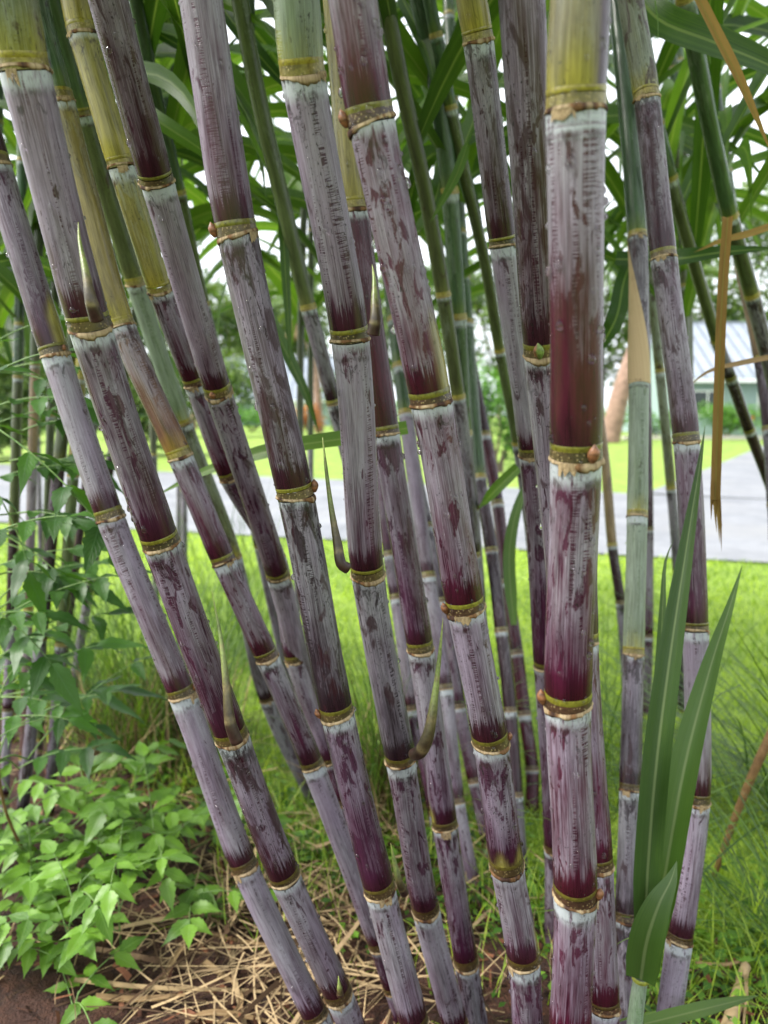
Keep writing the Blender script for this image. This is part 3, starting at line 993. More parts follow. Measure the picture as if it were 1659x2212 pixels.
def mulch():
    xs = np.linspace(-4, 2.2, 125)
    fs = np.linspace(0, 1, 60)
    V = []
    rg = np.random.default_rng(3)
    for f in fs:
        for x in xs:
            y1 = bed_edge(x)
            y = -1.5 + (y1 + 1.5) * f
            z = 0.012 + 0.012 * math.sin(x * 11 + 2 * math.sin(y * 5)) * math.sin(y * 13) + rg.uniform(-0.005, 0.005) + 0.012
            z *= min(1.0, (1 - f) * 14)
            V.append((x, y, z - 0.006 * (f > 0.985)))
    return structure(mesh_obj('mulch_bed', V, grid_faces(len(fs), len(xs), False), 'mulch_soil'))

mulch()

def strips(name, n, sampler, mat, label, cat, Lr, Wr, el, curve, seed, thick=False):
    """many thin blades in one mesh: sampler(rng) -> (x, y, z), el(rng) -> elevation"""
    rg = np.random.default_rng(seed)
    V, Fs, A = [], [], []
    for _ in range(n):
        r = sampler(rg)
        if r is None:
            continue
        p = np.array(r, float)
        L = rg.uniform(*Lr)
        w = rg.uniform(*Wr)
        az = rg.uniform(0, 2 * math.pi)
        e = el(rg)
        dirv = np.array([math.sin(az) * math.cos(e), math.cos(az) * math.cos(e), math.sin(e)])
        sd = np.array([math.cos(az), -math.sin(az), 0])
        if rg.random() < 0.5:
            sd = sd * 0.8 + np.array([0, 0, 0.6])
        bend = rg.uniform(0, curve)
        side = rg.uniform(-0.28, 0.28) if thick else 0.0
        lat = np.array([math.cos(az), -math.sin(az), 0.0])
        b = len(V)
        va = rg.random()
        nseg = 5 if thick else 3
        for k in range(nseg + 1):
            t = k / nseg
            q = p + dirv * L * t + np.array([math.sin(az) * math.cos(e), math.cos(az) * math.cos(e), -1.0]) * bend * L * t * t + lat * side * L * t * t
            q[2] = max(q[2], 0.016) if thick else q[2]
            ww = w * (1 - t ** 2 * 0.95) if not thick else w * (1 - 0.3 * t)
            V += [q - sd * ww * 0.5, q + sd * ww * 0.5]
            A += [va, va]
        for k in range(nseg):
            Fs.append([b + 2 * k, b + 2 * k + 1, b + 2 * k + 3, b + 2 * k + 2])
    o = mesh_obj(name, V, Fs, mat, attrs={'var': ('FLOAT', np.array(A))})
    tag(o, label, cat, None, 'stuff')
    return o

def near_edge_y(x):
    return n0[1] + (n1[1] - n0[1]) * (x - n0[0]) / (n1[0] - n0[0])

def s_lawn(rg):
    y = 1.1 + 6.2 * rg.random() ** 1.5
    hw = 0.62 * y + 0.9
    x = rg.uniform(-hw, hw)
    if y < bed_edge(x) + rg.uniform(-0.12, 0.06) or y > near_edge_y(x) - 0.02:
        return None
    return (x, y, -0.012)

def grass_fast(name, n, seed, Lr, Wr, label):
    rg = np.random.default_rng(seed)
    y = 1.1 + 6.2 * rg.random(n) ** 1.5
    hw = 0.62 * y + 0.9
    x = rg.uniform(-1, 1, n) * hw
    ok = (y > bed_edge(x) + rg.uniform(-0.15, 0.06, n)) & (y < near_edge_y(x) + rg.uniform(-0.12, 0.05, n))
    x, y = x[ok], y[ok]
    m = len(x)
    L = rg.uniform(*Lr, m)
    w = rg.uniform(*Wr, m) * (0.8 + 0.12 * y)
    az = rg.uniform(0, 2 * np.pi, m)
    e = rg.uniform(0.55, 1.45, m)
    d = np.stack([np.sin(az) * np.cos(e), np.cos(az) * np.cos(e), np.sin(e)], -1)
    sd = np.stack([np.cos(az), -np.sin(az), np.zeros(m)], -1)
    p = np.stack([x, y, np.full(m, -0.012)], -1)
    bend = rg.uniform(0.1, 0.5, m)[:, None]
    out = np.stack([np.sin(az), np.cos(az), -0.6 * np.ones(m)], -1)
    mid = p + d * (L * 0.55)[:, None] + out * bend * (L * 0.25)[:, None]
    tip = p + d * L[:, None] + out * bend * (L * 0.9)[:, None]
    V = np.stack([p - sd * w[:, None] * .5, p + sd * w[:, None] * .5, mid + sd * w[:, None] * .4, mid - sd * w[:, None] * .4, tip], 1).reshape(-1, 3)
    b = np.arange(m) * 5
    q = np.stack([b, b + 1, b + 2, b + 3], -1).tolist()
    t = np.stack([b + 3, b + 2, b + 4], -1).tolist()
    patch = 0.5 + 0.22 * np.sin(x * 2.3 + 1.7 * np.sin(y * 1.9)) + rg.uniform(-0.4, 0.4, m)
    o = mesh_obj(name, V, q + t, 'grass_blade', attrs={'var': ('FLOAT', np.repeat(np.clip(patch, 0, 1), 5))})
    tag(o, label, 'grass', None, 'stuff')

grass_fast('lawn_grass', 95000, 11, (0.03, 0.075), (0.003, 0.0065), 'bright green mown lawn between the cane clump and the road')

def s_bed(rg):
    y = rg.uniform(0.5, 3.0)
    x = rg.uniform(-2.4, 1.3)
    if y > bed_edge(x) + 0.05:
        return None
    return (x, y, 0.022 + rg.uniform(0, 0.02))

def s_straw(rg):
    # pale straw lies thickest at the foot of the clump
    q = G(rg.normal(640, 230), rg.normal(2020, 170))
    if q[1] > bed_edge(q[0]) + 0.1:
        return None
    return (q[0], q[1], 0.03 + rg.uniform(0, 0.035))

strips('wood_chips', 5200, s_bed, 'wood_chip', 'red-brown shredded bark mulch under the canes', 'mulch', (0.015, 0.05), (0.004, 0.013), lambda r: r.uniform(-0.15, 0.5), 0.1, 21, True)
strips('fine_straw', 850, s_straw, 'straw', 'pale dry straw scattered at the foot of the canes', 'straw', (0.05, 0.2), (0.0016, 0.0042), lambda r: r.uniform(-0.05, 0.22), 0.15, 22, True)
strips('leaf_trash', 80, s_straw, 'straw', 'flat matted strips of old cane leaf among the straw', 'leaf litter', (0.08, 0.26), (0.005, 0.013), lambda r: r.uniform(-0.08, 0.12), 0.1, 25, True)
strips('litter_straw', 700, s_bed, 'straw', 'thin dry leaf litter strewn over the bark mulch', 'straw', (0.03, 0.12), (0.002, 0.005), lambda r: r.uniform(-0.05, 0.25), 0.15, 23, True)

# ------------------------------------------------------------------ the canes, measured on the photograph
LK = dict(L=1.3, w=0.060, el=1.0, droop=2.3, spread=0.7, z0=1.4)
FR = dict(canopy=True, w=0.055, L=1.25)
YP = (0.195, 0.175, 0.04)
cane('leaning purple cane cut by the left edge, with a yellow node at left',
     [(1, -300, -115, 400, 'p'), (1, -115, 70, 990), (4, 232, 430, 605), (4, 562, 752, 1570), (7, 1000, 1170, 1115), (10, 1362, 1548, 730), (11, 288, 452, 1620)],
     sty='BPLLLLL', low='L', drops=46, leaves=6, leaf_kw=FR, patches={1: [(1.0, 0.9, 1.6, YP)]},
     buds={1: (0.7, 0.6), 3: (1.2, 0.9)})
cane('thick lavender cane beside the left edge carrying two pointed green shoots',
     [(1, -75, 215, 0, 'p'), (1, -5, 298, 420), (4, 392, 685, 440), (7, 832, 1090, 220), (7, 1265, 1490, 1360), (11, 88, 285, 790), (11, 410, 590, 1480)],
     sty='VLPPBLL', low='L', drops=60, leaves=6, leaf_kw=FR, D=0.043,
     shoots=[([(210, 690, .683), (197, 650, .672), (186, 590, .674), (172, 520, .683), (169, 480, .688)], (34, 27, 20, 15, 9, 1.5)),
             ([(512, 1603, .878), (497, 1560, .872), (488, 1470, .875), (477, 1380, .882), (462, 1300, .893), (457, 1272, .898)], (30, 24, 18, 13, 7, 1)),
             ([(735, 2150, 1.035), (733, 2130, 1.03), (731, 2108, 1.03)], (16, 12, 1))])
cane('purple cane third from the left at the top edge, worn and streaked',
     [(1, 525, 760, 0, 'p'), (1, 828, 1042, 1085), (4, 1203, 1392, 820), (8, 60, 228, 405), ('a', 830, 1105, 500), ('b', 625, 860, 450)],
     sty='BLPLKL', low='L', drops=40, leaves=6, leaf_kw=FR, buds={1: (-0.45, 0.9), 3: (-1.1, 1.0)})
cane('lavender cane whose lower half turns black below a brown-budded node',
     [(1, 1060, 1325, 0, 'p'), (1, 1285, 1535, 1400), (5, 125, 372, 1440), (8, 390, 600, 1225), (11, 645, 850, 860), (11, 862, 1037, 1650)],
     sty='LBKPLL', low='L', drops=50, leaves=6, leaf_kw=FR, buds={0: (-1.5, 1.0), 1: (1.45, 1.0), 2: (-1.5, 0.9)})
cane('grey-lavender cane with a pale green top and four side shoots, left of centre',
     [(2, 118, 388, 0, 'p'), (2, 155, 428, 450), (5, 442, 700, 508), (8, 568, 785, 395), (8, 775, 965, 1495), (11, 930, 1108, 975), (11, 1120, 1268, 1660)],
     sty='GLLKPLL', low='L', drops=40, leaves=6, leaf_kw=FR,
     shoots=[([(806, 722, .738), (811, 690, .732), (810, 640, .735), (808, 600, .74), (804, 572, .745)], (30, 26, 20, 11, 2)),
             ([(751, 1228, .872), (737, 1218, .868), (730, 1180, .868), (716, 1100, .87), (704, 1010, .87), (697, 945, .872)], (26, 22, 15, 12, 9, 2)),
             ([(894, 1630, .985), (910, 1622, .965), (927, 1580, .955), (941, 1490, .955), (950, 1410, .955), (957, 1335, .955)], (28, 30, 22, 14, 9, 1)),
             ([(874, 1930, 1.06), (862, 1905, 1.05), (852, 1860, 1.05), (844, 1822, 1.05)], (20, 18, 12, 1))])
c8, _ = cane('reddish purple cane curving down the centre with a half-yellow node',
     [(2, 432, 738, 0, 'p'), (2, 555, 845, 735), (5, 915, 1192, 885), (8, 1138, 1378, 600), (8, 1290, 1522, 1395), (11, 1398, 1605, 715), (12, 110, 305, 1280), (12, 135, 330, 1680, 'p')],
     sty='RRRLPLP', low='P', drops=90, leaves=6, leaf_kw=FR, buds={0: (-1.5, 1.0), 2: (-1.3, 0.9), 3: (1.5, 0.7)},
     patches={1: [(1.3, 0.75, 1.7, YP)], 4: [(0.0, 3.2, 0.35, YP)], 5: [(1.4, 0.5, 1.2, YP)]})
cane('half-hidden purple cane with a yellow-green top, behind the centre pair',
     [(2, 400, 590, 0, 'p'), (2, 515, 690, 1245), (5, 702, 868, 1075), ('c', 660, 1040, 520), ('d', 660, 1015, 1170), ('e', 372, 655, 1080), ('e', 480, 740, 1659, 'p')],
     sty='YMPPPKK', low='K', drops=30, leaves=4, detail=2, patches={3: [(-1.4, 0.7, 0.9, YP)]})
cane('slim grey-purple cane with a yellow collar near the top, left of the thickest cane',
     [(2, 1195, 1390, 0, 'p'), (2, 1235, 1430, 245), (2, 1398, 1562, 1460), (6, 180, 325, 1190), (9, 268, 400, 940), (12, 325, 452, 610), ('e', 1350, 1560, 1330)],
     sty='YBLPPPP', low='P', drops=30, leaves=3, D=0.040)
cane('rough brown-blotched cane directly behind the left flank of the thickest cane',
     [(3, 50, 345, 0, 'p'), (6, 203, 448, 590), (9, 365, 560, 700), (12, 400, 580, 500), (12, 400, 570, 1300)],
     sty='BBBPP', low='P', drops=30, leaves=6, leaf_kw=FR, D=0.044, buds={0: (-0.2, 1.15, 1)})
cane('dark red cane peeping out low behind the right flank of the thickest cane',
     [(3, 450, 650, 600, 'p'), (6, 450, 650, 300), (6, 455, 655, 1300), (9, 460, 655, 800), (12, 555, 740, 720), (12, 592, 780, 1560)],
     sty='PPPRRR', low='R', drops=24, leaves=3, D=0.042)
cane('thickest cane, upright and dark maroon, with a yellow collar at the top, right of centre',
     [(3, 362, 724, 0, 'p'), (3, 332, 702, 665), (6, 355, 682, 1215), (9, 322, 620, 1165), (12, 388, 640, 890), (12, 358, 600, 1740)],
     sty='NQRRRR', low='R', drops=60, leaves=6, leaf_kw=FR, D=0.043,
     buds={1: (0.62, 1.0), 2: (-1.35, 1.0), 3: (1.35, 0.9)}, patches={0: [(1.5, 1.0, 6.0, (0.045, 0.026, 0.040))]})
c14, pa14 = cane('straight pale green cane with a tan dead sheath, right of the thickest cane',
     [(3, 722, 800, 0, 'p'), (3, 820, 950, 1420), (6, 815, 970, 755), (6, 812, 952, 1565), (9, 785, 935, 870), (12, 778, 905, 275), (12, 752, 880, 1040), (12, 765, 880, 1659, 'p')],
     sty='SKGGKKK', low='K', drops=20, leaves=3, D=0.040)
def dead_sheath(parent, pa, D, zlo, ztop_, th_lo, th_hi, mat='dry_sheath'):
    zz = pa.p[:, 2]
    s0, s1 = float(np.interp(zlo, zz, pa.s)), float(np.interp(ztop_, zz, pa.s))
    n, m = 22, 9
    s = np.linspace(s0, s1, n)
    P = pa.at(s)
    Tn, e1, e2 = frames(P)
    V, L = [], []
    for i in range(n):
        f = i / (n - 1)
        b = th_hi + (th_lo + 0.25 - th_hi) * f ** 1.15
        for j in range(m):
            th = th_lo - 0.9 + (b - th_lo + 0.9) * j / (m - 1)
            r = D * 0.5 * (1.05 + 0.05 * math.sin(f * 6) + (0.05 if j == m - 1 else 0))
            V.append(P[i] + r * (math.cos(th) * e1[i] + math.sin(th) * e2[i]))
            L.append((0.35 + j / m * 0.6, f, f * (s1 - s0)))
    return mesh_obj('dead_sheath', V, grid_faces(n, m, False), mat, parent, loc=P[0], attrs={'luv': ('FLOAT_VECTOR', np.array(L))})

zl, zh = U(1370, 818, 1.25)[2], U(1345, 440, 1.3)[2]
dead_sheath(c14, pa14, 0.040, zl, zh, -1.5, 1.4)
cane('brown-blotched purple cane with a yellowish top near the right edge',
     [(3, 765, 920, 0, 'p'), (3, 858, 1020, 590), (3, 962, 1118, 1540), (6, 1095, 1255, 1115), (9, 1143, 1312, 728), (12, 1170, 1302, 335), (12, 1052, 1212, 1165), (12, 985, 1150, 1640, 'p')],
     sty='VBBPLLL', low='L', drops=26, leaves=3, D=0.041)
# canes of the back row
cane('slender cane with a tan upper sheath glimpsed right behind the thickest cane',
     [(6, 590, 650, 700, 'p'), (6, 660, 725, 1250, 'p'), (9, 703, 765, 225), (9, 752, 815, 565), (9, 790, 850, 1100), (12, 790, 850, 500)],
     sty='TDKKK', low='K', detail=1, D=0.034, leaves=7, ztop=2.4, leaf_kw=LK)
cane('slender purple cane mostly hidden behind the right side of the pale green cane',
     [(6, 900, 965, 600, 'p'), (9, 920, 978, 130), (9, 918, 976, 765), (12, 890, 950, 300), (12, 870, 930, 1000)],
     sty='PPPK', low='K', detail=1, D=0.036, leaves=7, ztop=2.4, leaf_kw=LK)
cane('thin yellow-green cane between the pale green cane and the right-hand purple cane',
     [(6, 945, 1005, 300, 'p'), (6, 985, 1050, 700), (6, 1052, 1115, 1395), (9, 1095, 1150, 400), (9, 1120, 1175, 1200)],
     sty='VVKK', low='K', detail=1, D=0.034, leaves=7, ztop=2.4, leaf_kw=LK)
cane('dark red cane with many nodes in the back row, between centre and thickest cane',
     [(5, 1215, 1275, 300, 'p'), (5, 1252, 1325, 640), (5, 1330, 1412, 1085), (5, 1402, 1492, 1490), (8, 1460, 1548, 450), (8, 1520, 1606, 870), ('i', 450, 650, 720), ('i', 560, 735, 1440), (12, 215, 300, 440), (12, 245, 325, 900)],
     sty='SDMMMMMMM', low='M', detail=1, D=0.040, leaves=7, ztop=2.4, leaf_kw=LK)
cane('grey back-row cane tucked against the left of the dark red cane',
     [(0, 1005, 1030, 800, 'p'), (0, 1022, 1052, 1034), (0, 1046, 1078, 1192), (0, 1068, 1098, 1365), (0, 1087, 1118, 1537), (0, 1100, 1131, 1720), (0, 1112, 1142, 1900)],
     sty='SDDDDK', low='K', detail=1, D=0.034, leaves=7, ztop=2.4, leaf_kw=LK)
cane('dusky back-row cane close against the left of the central reddish cane',
     [(0, 868, 896, 900, 'p'), (0, 880, 909, 1003), (0, 909, 938, 1140), (0, 944, 974, 1300), (0, 976, 1009, 1530), (0, 1010, 1042, 1690), (0, 1040, 1072, 1829), (0, 1068, 1100, 1990)],
     sty='DKKPRPK', low='K', detail=1, D=0.036, leaves=7, ztop=2.4, leaf_kw=LK)
cane('pale grey back-row cane seen between the half-hidden cane and the central cane',
     [(0, 874, 906, 1000, 'p'), (0, 906, 943, 1248), (0, 942, 980, 1490), (0, 968, 1006, 1736), (0, 1022, 1060, 2004)],
     sty='LLLPK', low='K', detail=1, D=0.040, leaves=3, ztop=2.3)
cane('dim purple back-row cane in the gap beneath the four-shoot cane',
     [(0, 800, 832, 950, 'p'), (8, 765, 850, 285), (8, 805, 890, 540), ('c', 660, 850, 1310), (0, 925, 960, 1760), (0, 950, 985, 2000)],
     sty='PPLPK', low='K', detail=1, D=0.038, leaves=3, ztop=2.3)
cane('pale green cane with a bluish bloom crossing behind the thick left canes',
     [(1, 235, 372, 0, 'p'), (1, 428, 560, 690), (4, 738, 872, 175), (4, 1030, 1148, 1010), (7, 1330, 1442, 285), (7, 1530, 1640, 1140), ('b', 360, 560, 370), ('b', 770, 930, 1380)],
     sty='SEGVKKKK', low='K', D=0.040, leaves=4)
cane('bright yellow cane leaning at upper left, turning purple lower down',
     [(1, 358, 528, 0, 'p'), (1, 415, 562, 205), (1, 655, 790, 990), (4, 890, 1010, 215), (4, 1108, 1215, 775), (4, 1322, 1410, 1325), (8, 90, 170, 300), (8, 205, 280, 900), (11, 420, 490, 100)],
     sty='YYYRRPPP', low='P', D=0.037, leaves=3, dep=(0.98, 1.02, 1.14, 1.27, 1.42, 1.5))
cane('orange and pink cane leaning behind the two left-hand purple canes',
     [(1, 480, 560, 1200, 'p'), (4, 680, 775, 435), (4, 1000, 1142, 1205), (7, 1268, 1398, 325), (7, 1528, 1648, 890), ('a', 815, 1060, 1055), (11, 690, 800, 1190)],
     sty='YORRPLP', low='P', D=0.038, leaves=3, detail=2, dep=(1.06, 1.13, 1.22, 1.3))
# green-sheathed stems behind
def gstem(label, pts, D, sty, dep=None, leaves=6, low='K', lk=None, ztop=2.5, **kw):
    return cane(label, [(0, x - w / 2, x + w / 2, y, *r) for (x, y, w, *r) in pts], D=D, sty=sty, low=low, detail=1, leaves=leaves, ztop=ztop, dep=dep, leaf_kw=lk, **kw)

g1, _ = gstem('dark green sheathed stem right behind the streaked third cane at top left', [(293, 0, 36, 'p'), (330, 180, 34, 'p'), (388, 420, 30), (440, 660, 28), (500, 900, 26), (560, 1180, 24), (640, 1550, 22)], 0.030, 'SEKKK', leaves=8, lk=LK)
g2, _ = gstem('olive sheathed stem with a grey lower part between the fourth and fifth canes', [(518, 0, 42, 'p'), (560, 220, 41, 'p'), (614, 450, 40, 'p'), (667, 668, 38), (722, 872, 36), (775, 1080, 34), (840, 1400, 31), (900, 1800, 28)], 0.034, 'EKKKK', leaves=9, lk=LK)
g4, _ = gstem('green stem with a tan dry strip behind the right of the central cane', [(832, 0, 40, 'p'), (872, 200, 40, 'p'), (918, 410, 38, 'p'), (958, 640, 34), (990, 860, 32), (1020, 1100, 30), (1050, 1500, 28)], 0.034, 'EEKK', leaves=9, lk=LK)
g6, _ = gstem('broad blue-green sheathed stem between the central cane and the slim grey cane', [(905, 0, 38, 'p'), (940, 160, 42, 'p'), (972, 420, 46), (990, 690, 46), (1002, 940, 38), (1022, 1200, 34), (1050, 1600, 30)], 0.040, 'SSSKK', leaves=9, lk=LK)
g8, _ = gstem('thin pale green stem just left of the slim grey-purple cane', [(1005, 380, 28, 'p'), (1050, 580, 28, 'p'), (1080, 760, 27), (1118, 960, 24), (1150, 1200, 22), (1180, 1600, 20)], 0.028, 'EEKK', leaves=8, lk=LK)
g9, _ = gstem('dark green sheathed stem leaning at the upper right corner', [(1512, 160, 42, 'p'), (1540, 300, 42, 'p'), (1578, 470, 36), (1625, 640, 34), (1680, 860, 32), (1740, 1100, 30)], 0.036, 'SEKK', leaves=9, lk=LK)
c25, _ = cane('dark leaning cane with a green upper sheath crossing in front of the metal roof',
     [('R', 630, 755, 0, 'p'), ('R', 905, 1000, 890), ('R', 1015, 1105, 1185), ('R', 1158, 1258, 1600), ('R', 1330, 1430, 2050)],
     sty='EKDDD', low='D', detail=1, D=0.034, leaves=10, ztop=2.5, leaf_kw=LK)
c26, _ = cane('tan-sheathed cane beside the right edge in front of the metal roof',
     [('R', 1030, 1120, -100, 'p'), ('R', 1090, 1195, 320), ('R', 1240, 1345, 1045), ('R', 1310, 1410, 1600), ('R', 1350, 1450, 2200)],
     sty='STDKK', low='K', detail=1, D=0.034, leaves=10, ztop=2.5, leaf_kw=LK)
# a few more stems farther back carry the mass of leaves seen against the sky
far_spots = [(1000, 1400, 560), (1500, 1430, 500), (385, 1340, 520), (90, 1330, 560), (670, 1400, 500),
             (400, 1420, 700), (800, 1440, 640), (1215, 1430, 700), (1240, 1480, 800), (1385, 1440, 700), (340, 1470, 500), (1495, 1560, 620), (1760, 1450, 500), (640, 1480, 560)]
names = ['green stem behind the broad blue-green sheathed stem', 'green stem behind the leaning dark cane at right', 'green stem behind the streaked third cane', 'green stem at the back behind the leftmost thick canes', 'green stem at the back behind the olive sheathed stem', 'green stem glimpsed in the gap left of the fourth cane', 'green stem hidden behind the four-shoot cane', 'green stem behind the rough brown-blotched cane',
         'green stem behind the gap right of the thickest cane', 'green stem behind the pale green cane with the dead sheath', 'green stem behind the bright yellow cane',
         'green stem behind the brown-blotched cane at right', 'green stem near the right edge behind the tan-sheathed cane', 'green stem in the gap left of the olive sheathed stem']
for (x, yb, yt), lb in zip(far_spots, names):
    q = G(x, yb)
    dd = float((q - CAMV).dot(FW))
    lean = random.uniform(-40, 40)
    w = 0.03 * F_PX / dd
    gstem(lb, [(x + lean, yt - 300, w, 'p'), (x + lean * 0.5, yt, w), (x + lean * 0.25, (yt + yb) / 2, w), (x, yb - 40, w)], 0.03, 'EEKK',
          dep=(dd * 0.97, dd), leaves=11, lk=dict(L=1.35, w=0.066, el=0.9, droop=2.3, spread=0.8, z0=1.3), ztop=3.0)

# traced leaf blades (each belongs to the stem it grows from)
px_leaf([(1350, -60, 1.35), (1420, 40, 1.30), (1540, 90, 1.28), (1680, 150, 1.30), (1800, 230, 1.35)], 0.055, g9, 'cane_leaf', base=0.9)
px_leaf([(1330, 560, 1.75), (1450, 560, 1.7), (1560, 545, 1.6), (1680, 535, 1.55)], 0.042, c26, 'cane_leaf', base=0.8)
px_leaf([(1690, 480, 1.5), (1620, 505, 1.5), (1560, 520, 1.52), (1500, 545, 1.56)], 0.016, c26, 'orange_leaf')
px_leaf([(1495, -30, 1.15), (1550, 80, 1.13), (1600, 180, 1.12), (1670, 340, 1.12)], 0.015, g9, 'orange_leaf', base=0.9, fold=1.0)
px_leaf([(1572, 470, 1.22), (1560, 640, 1.22), (1552, 860, 1.22), (1545, 1080, 1.22)], 0.015, c26, 'orange_leaf', base=0.9, taper=False, fold=0.9)
for k, (dx, y1) in enumerate(((-13, 1125), (-8, 1098), (-4, 1152), (1, 1120), (5, 1175), (9, 1140), (12, 1192))):
    px_leaf([(1545 + dx * .55, 1040, 1.221 + k * .0006), (1546 + dx * .7, 1085, 1.222 + k * .0006), (1548 + dx * .9 + (k % 3) * 2, y1, 1.223 + k * .001)], 0.0042, c26, 'orange_leaf', base=0.95, fold=0.8, name='frayed_tip')
px_leaf([(1700, 765, 1.5), (1600, 785, 1.5), (1530, 803, 1.5), (1484, 838, 1.52)], 0.012, c26, 'dead_leaf')
px_leaf([(1300, 850, 1.7), (1250, 880, 1.7), (1200, 940, 1.72)], 0.02, g8)
px_leaf([(880, 925, 1.35), (760, 945, 1.35), (600, 970, 1.35), (440, 1020, 1.4), (330, 1075, 1.45)], 0.030, g2, 'cane_leaf', base=0.9)
px_leaf([(560, 640, 1.9), (615, 755, 1.85), (660, 850, 1.85), (690, 940, 1.9)], 0.03, g2, 'cane_leaf_pale', base=0.9)
px_leaf([(607, 420, 1.5), (615, 560, 1.5), (622, 680, 1.5), (627, 806, 1.5)], 0.018, g2, base=0.9)
px_leaf([(250, 200, 1.5), (342, 262, 1.45), (440, 327, 1.45), (600, 450, 1.5)], 0.034, g1, base=0.9)
px_leaf([(440, -40, 1.6), (520, 70, 1.55), (600, 165, 1.55), (700, 260, 1.6)], 0.034, g2, base=0.9)
px_leaf([(270, 20, 1.6), (340, 70, 1.6), (420, 115, 1.65), (560, 160, 1.75)], 0.028, g1, base=0.9)
px_leaf([(1010, 310, 1.5), (960, 440, 1.5), (985, 380, 1.5)][::2] + [(930, 480, 1.52)], 0.02, g6)
px_leaf([(860, -20, 1.6), (900, 60, 1.55), (930, 140, 1.5), (945, 230, 1.5)], 0.03, g4)
px_leaf([(1120, 1010, 1.75), (1060, 1070, 1.8), (1025, 1110, 1.9)], 0.03, g6, base=0.9)
px_leaf([(1110, 1350, 1.9), (1100, 1200, 1.9), (1120, 1090, 1.9), (1170, 980, 1.95)], 0.03, g8, 'cane_leaf_pale')
px_leaf([(1290, 760, 1.75), (1330, 690, 1.7), (1350, 600, 1.75), (1400, 480, 1.8)], 0.04, g8)

# ------------------------------------------------------------------ young shoot with broad blades, lower right
sp = thing('cane_sucker', 'young cane sucker with long upright green blades at lower right', 'sugarcane', (U(1372, 2212, 1.1)[0] - 0.02, U(1372, 2212, 1.1)[1] + 0.02, 0))
pb = [np.array(PW[sp]), U(1366, 2330, 1.11), U(1371, 2212, 1.1), U(1384, 2110, 1.095)]
pa_ = Path(pb, 10)
P = pa_.at(np.linspace(0, pa_.len, 22))
V, Fs, th = tube(P, np.linspace(0.013, 0.0105, 22), 14)
nn = len(V)
mesh_obj('leaf_sheath', V, Fs, 'cane_rind', sp, loc=P[0], attrs={'cyl': ('FLOAT_VECTOR', V + 5), 'par': ('FLOAT_VECTOR', np.repeat([[9.0, 9.0, 0.7]], nn, 0)),
         'par2': ('FLOAT_VECTOR', np.repeat([[0.0, 1.0, 0.0]], nn, 0)), 'rind': const_attr(nn, (0.16, 0.25, 0.13))})
part_tube('collar', pa_, pa_.len - 0.006, pa_.len + 0.0, [1.02, 1.1, 1.0], 0.0225, 'growth_ring', (0.25, 0.28, 0.04), sp, 14, 4)
px_leaf([(1390, 2105, 1.085), (1398, 1900, 1.08), (1418, 1650, 1.085), (1450, 1400, 1.10), (1488, 1150, 1.13), (1512, 1000, 1.15), (1523, 920, 1.16)], 0.037, sp, 'cane_leaf_pale', base=0.55, fold=0.75)
px_leaf([(1400, 2090, 1.09), (1438, 1880, 1.09), (1480, 1650, 1.10), (1535, 1440, 1.12), (1580, 1300, 1.13), (1603, 1222, 1.14)], 0.041, sp, 'cane_leaf_pale', base=0.6, fold=0.6)
px_leaf([(1384, 2116, 1.075), (1398, 2030, 1.055), (1425, 1950, 1.05), (1450, 1900, 1.055), (1462, 1860, 1.065)], 0.046, sp, 'cane_leaf_pale', base=0.85, fold=0.15)
px_leaf([(1395, 1800, 1.12), (1410, 1620, 1.13), (1424, 1470, 1.14), (1432, 1300, 1.15), (1437, 1215, 1.16), (1455, 1165, 1.17)], 0.017, sp, 'cane_leaf_pale', base=0.7)
px_leaf([(1392, 2212, 1.12), (1500, 2185, 1.16), (1580, 2165, 1.2), (1640, 2150, 1.24)], 0.022, sp, 'cane_leaf', base=0.8)

# ------------------------------------------------------------------ the second clump behind, left
LCL = 'canes of the blurred clump at far left'
left = [((20, 1560), (35, 980), 22, 'OEE', 'pale tan cane nearest the left edge in the blurred clump'),
        ((52, 1640), (70, 1000), 21, 'OTE', 'thin pinkish-tan cane in the blurred left clump, second from the edge'),
        ((48, 1760), (128, 1000), 27, 'KDEE', 'thick dark grey-purple cane leaning in the blurred left clump'),
        ((105, 1760), (158, 1030), 25, 'KEYY', 'yellow-green sheathed cane in the middle of the blurred left clump'),
        ((128, 1500), (190, 1010), 19, 'DKE', 'thin dark cane right of the yellow-green one in the blurred clump'),
        ((150, 1530), (232, 1040), 20, 'KDE', 'grey cane leaning right at the right side of the blurred clump'),
        ((10, 1720), (22, 1350), 20, 'LDE', 'short pale cane stub low at the left edge'),
        ((-60, 1650), (-30, 900), 24, 'KDE', 'dark cane just cut by the left edge in the blurred clump'),
        ((85, 1600), (110, 900), 18, 'EEE', 'olive green stem at the back of the blurred left clump')]
for (b, t, w, st, lb) in left:
    q = G(b[0], b[1] + 60)
    dd = float((q - CAMV).dot(FW))
    m = ((b[0] + t[0]) / 2, (b[1] + t[1]) / 2)
    dx = (t[0] - b[0]) / (b[1] - t[1])
    tops = [(t[0] + dx * 420, t[1] - 420, w, 'p'), (t[0] + dx * 210, t[1] - 210, w)]
    stt = st[::-1]
    gstem(lb, tops + [(t[0], t[1], w), (m[0], m[1], w), (b[0], b[1], w)], w * dd / F_PX, stt, dep=(dd * 0.95, dd), leaves=12, low='K',
          lk=dict(L=1.25, w=0.055, el=0.9, droop=2.4, spread=0.9, z0=1.1), ztop=2.6, group=LCL)

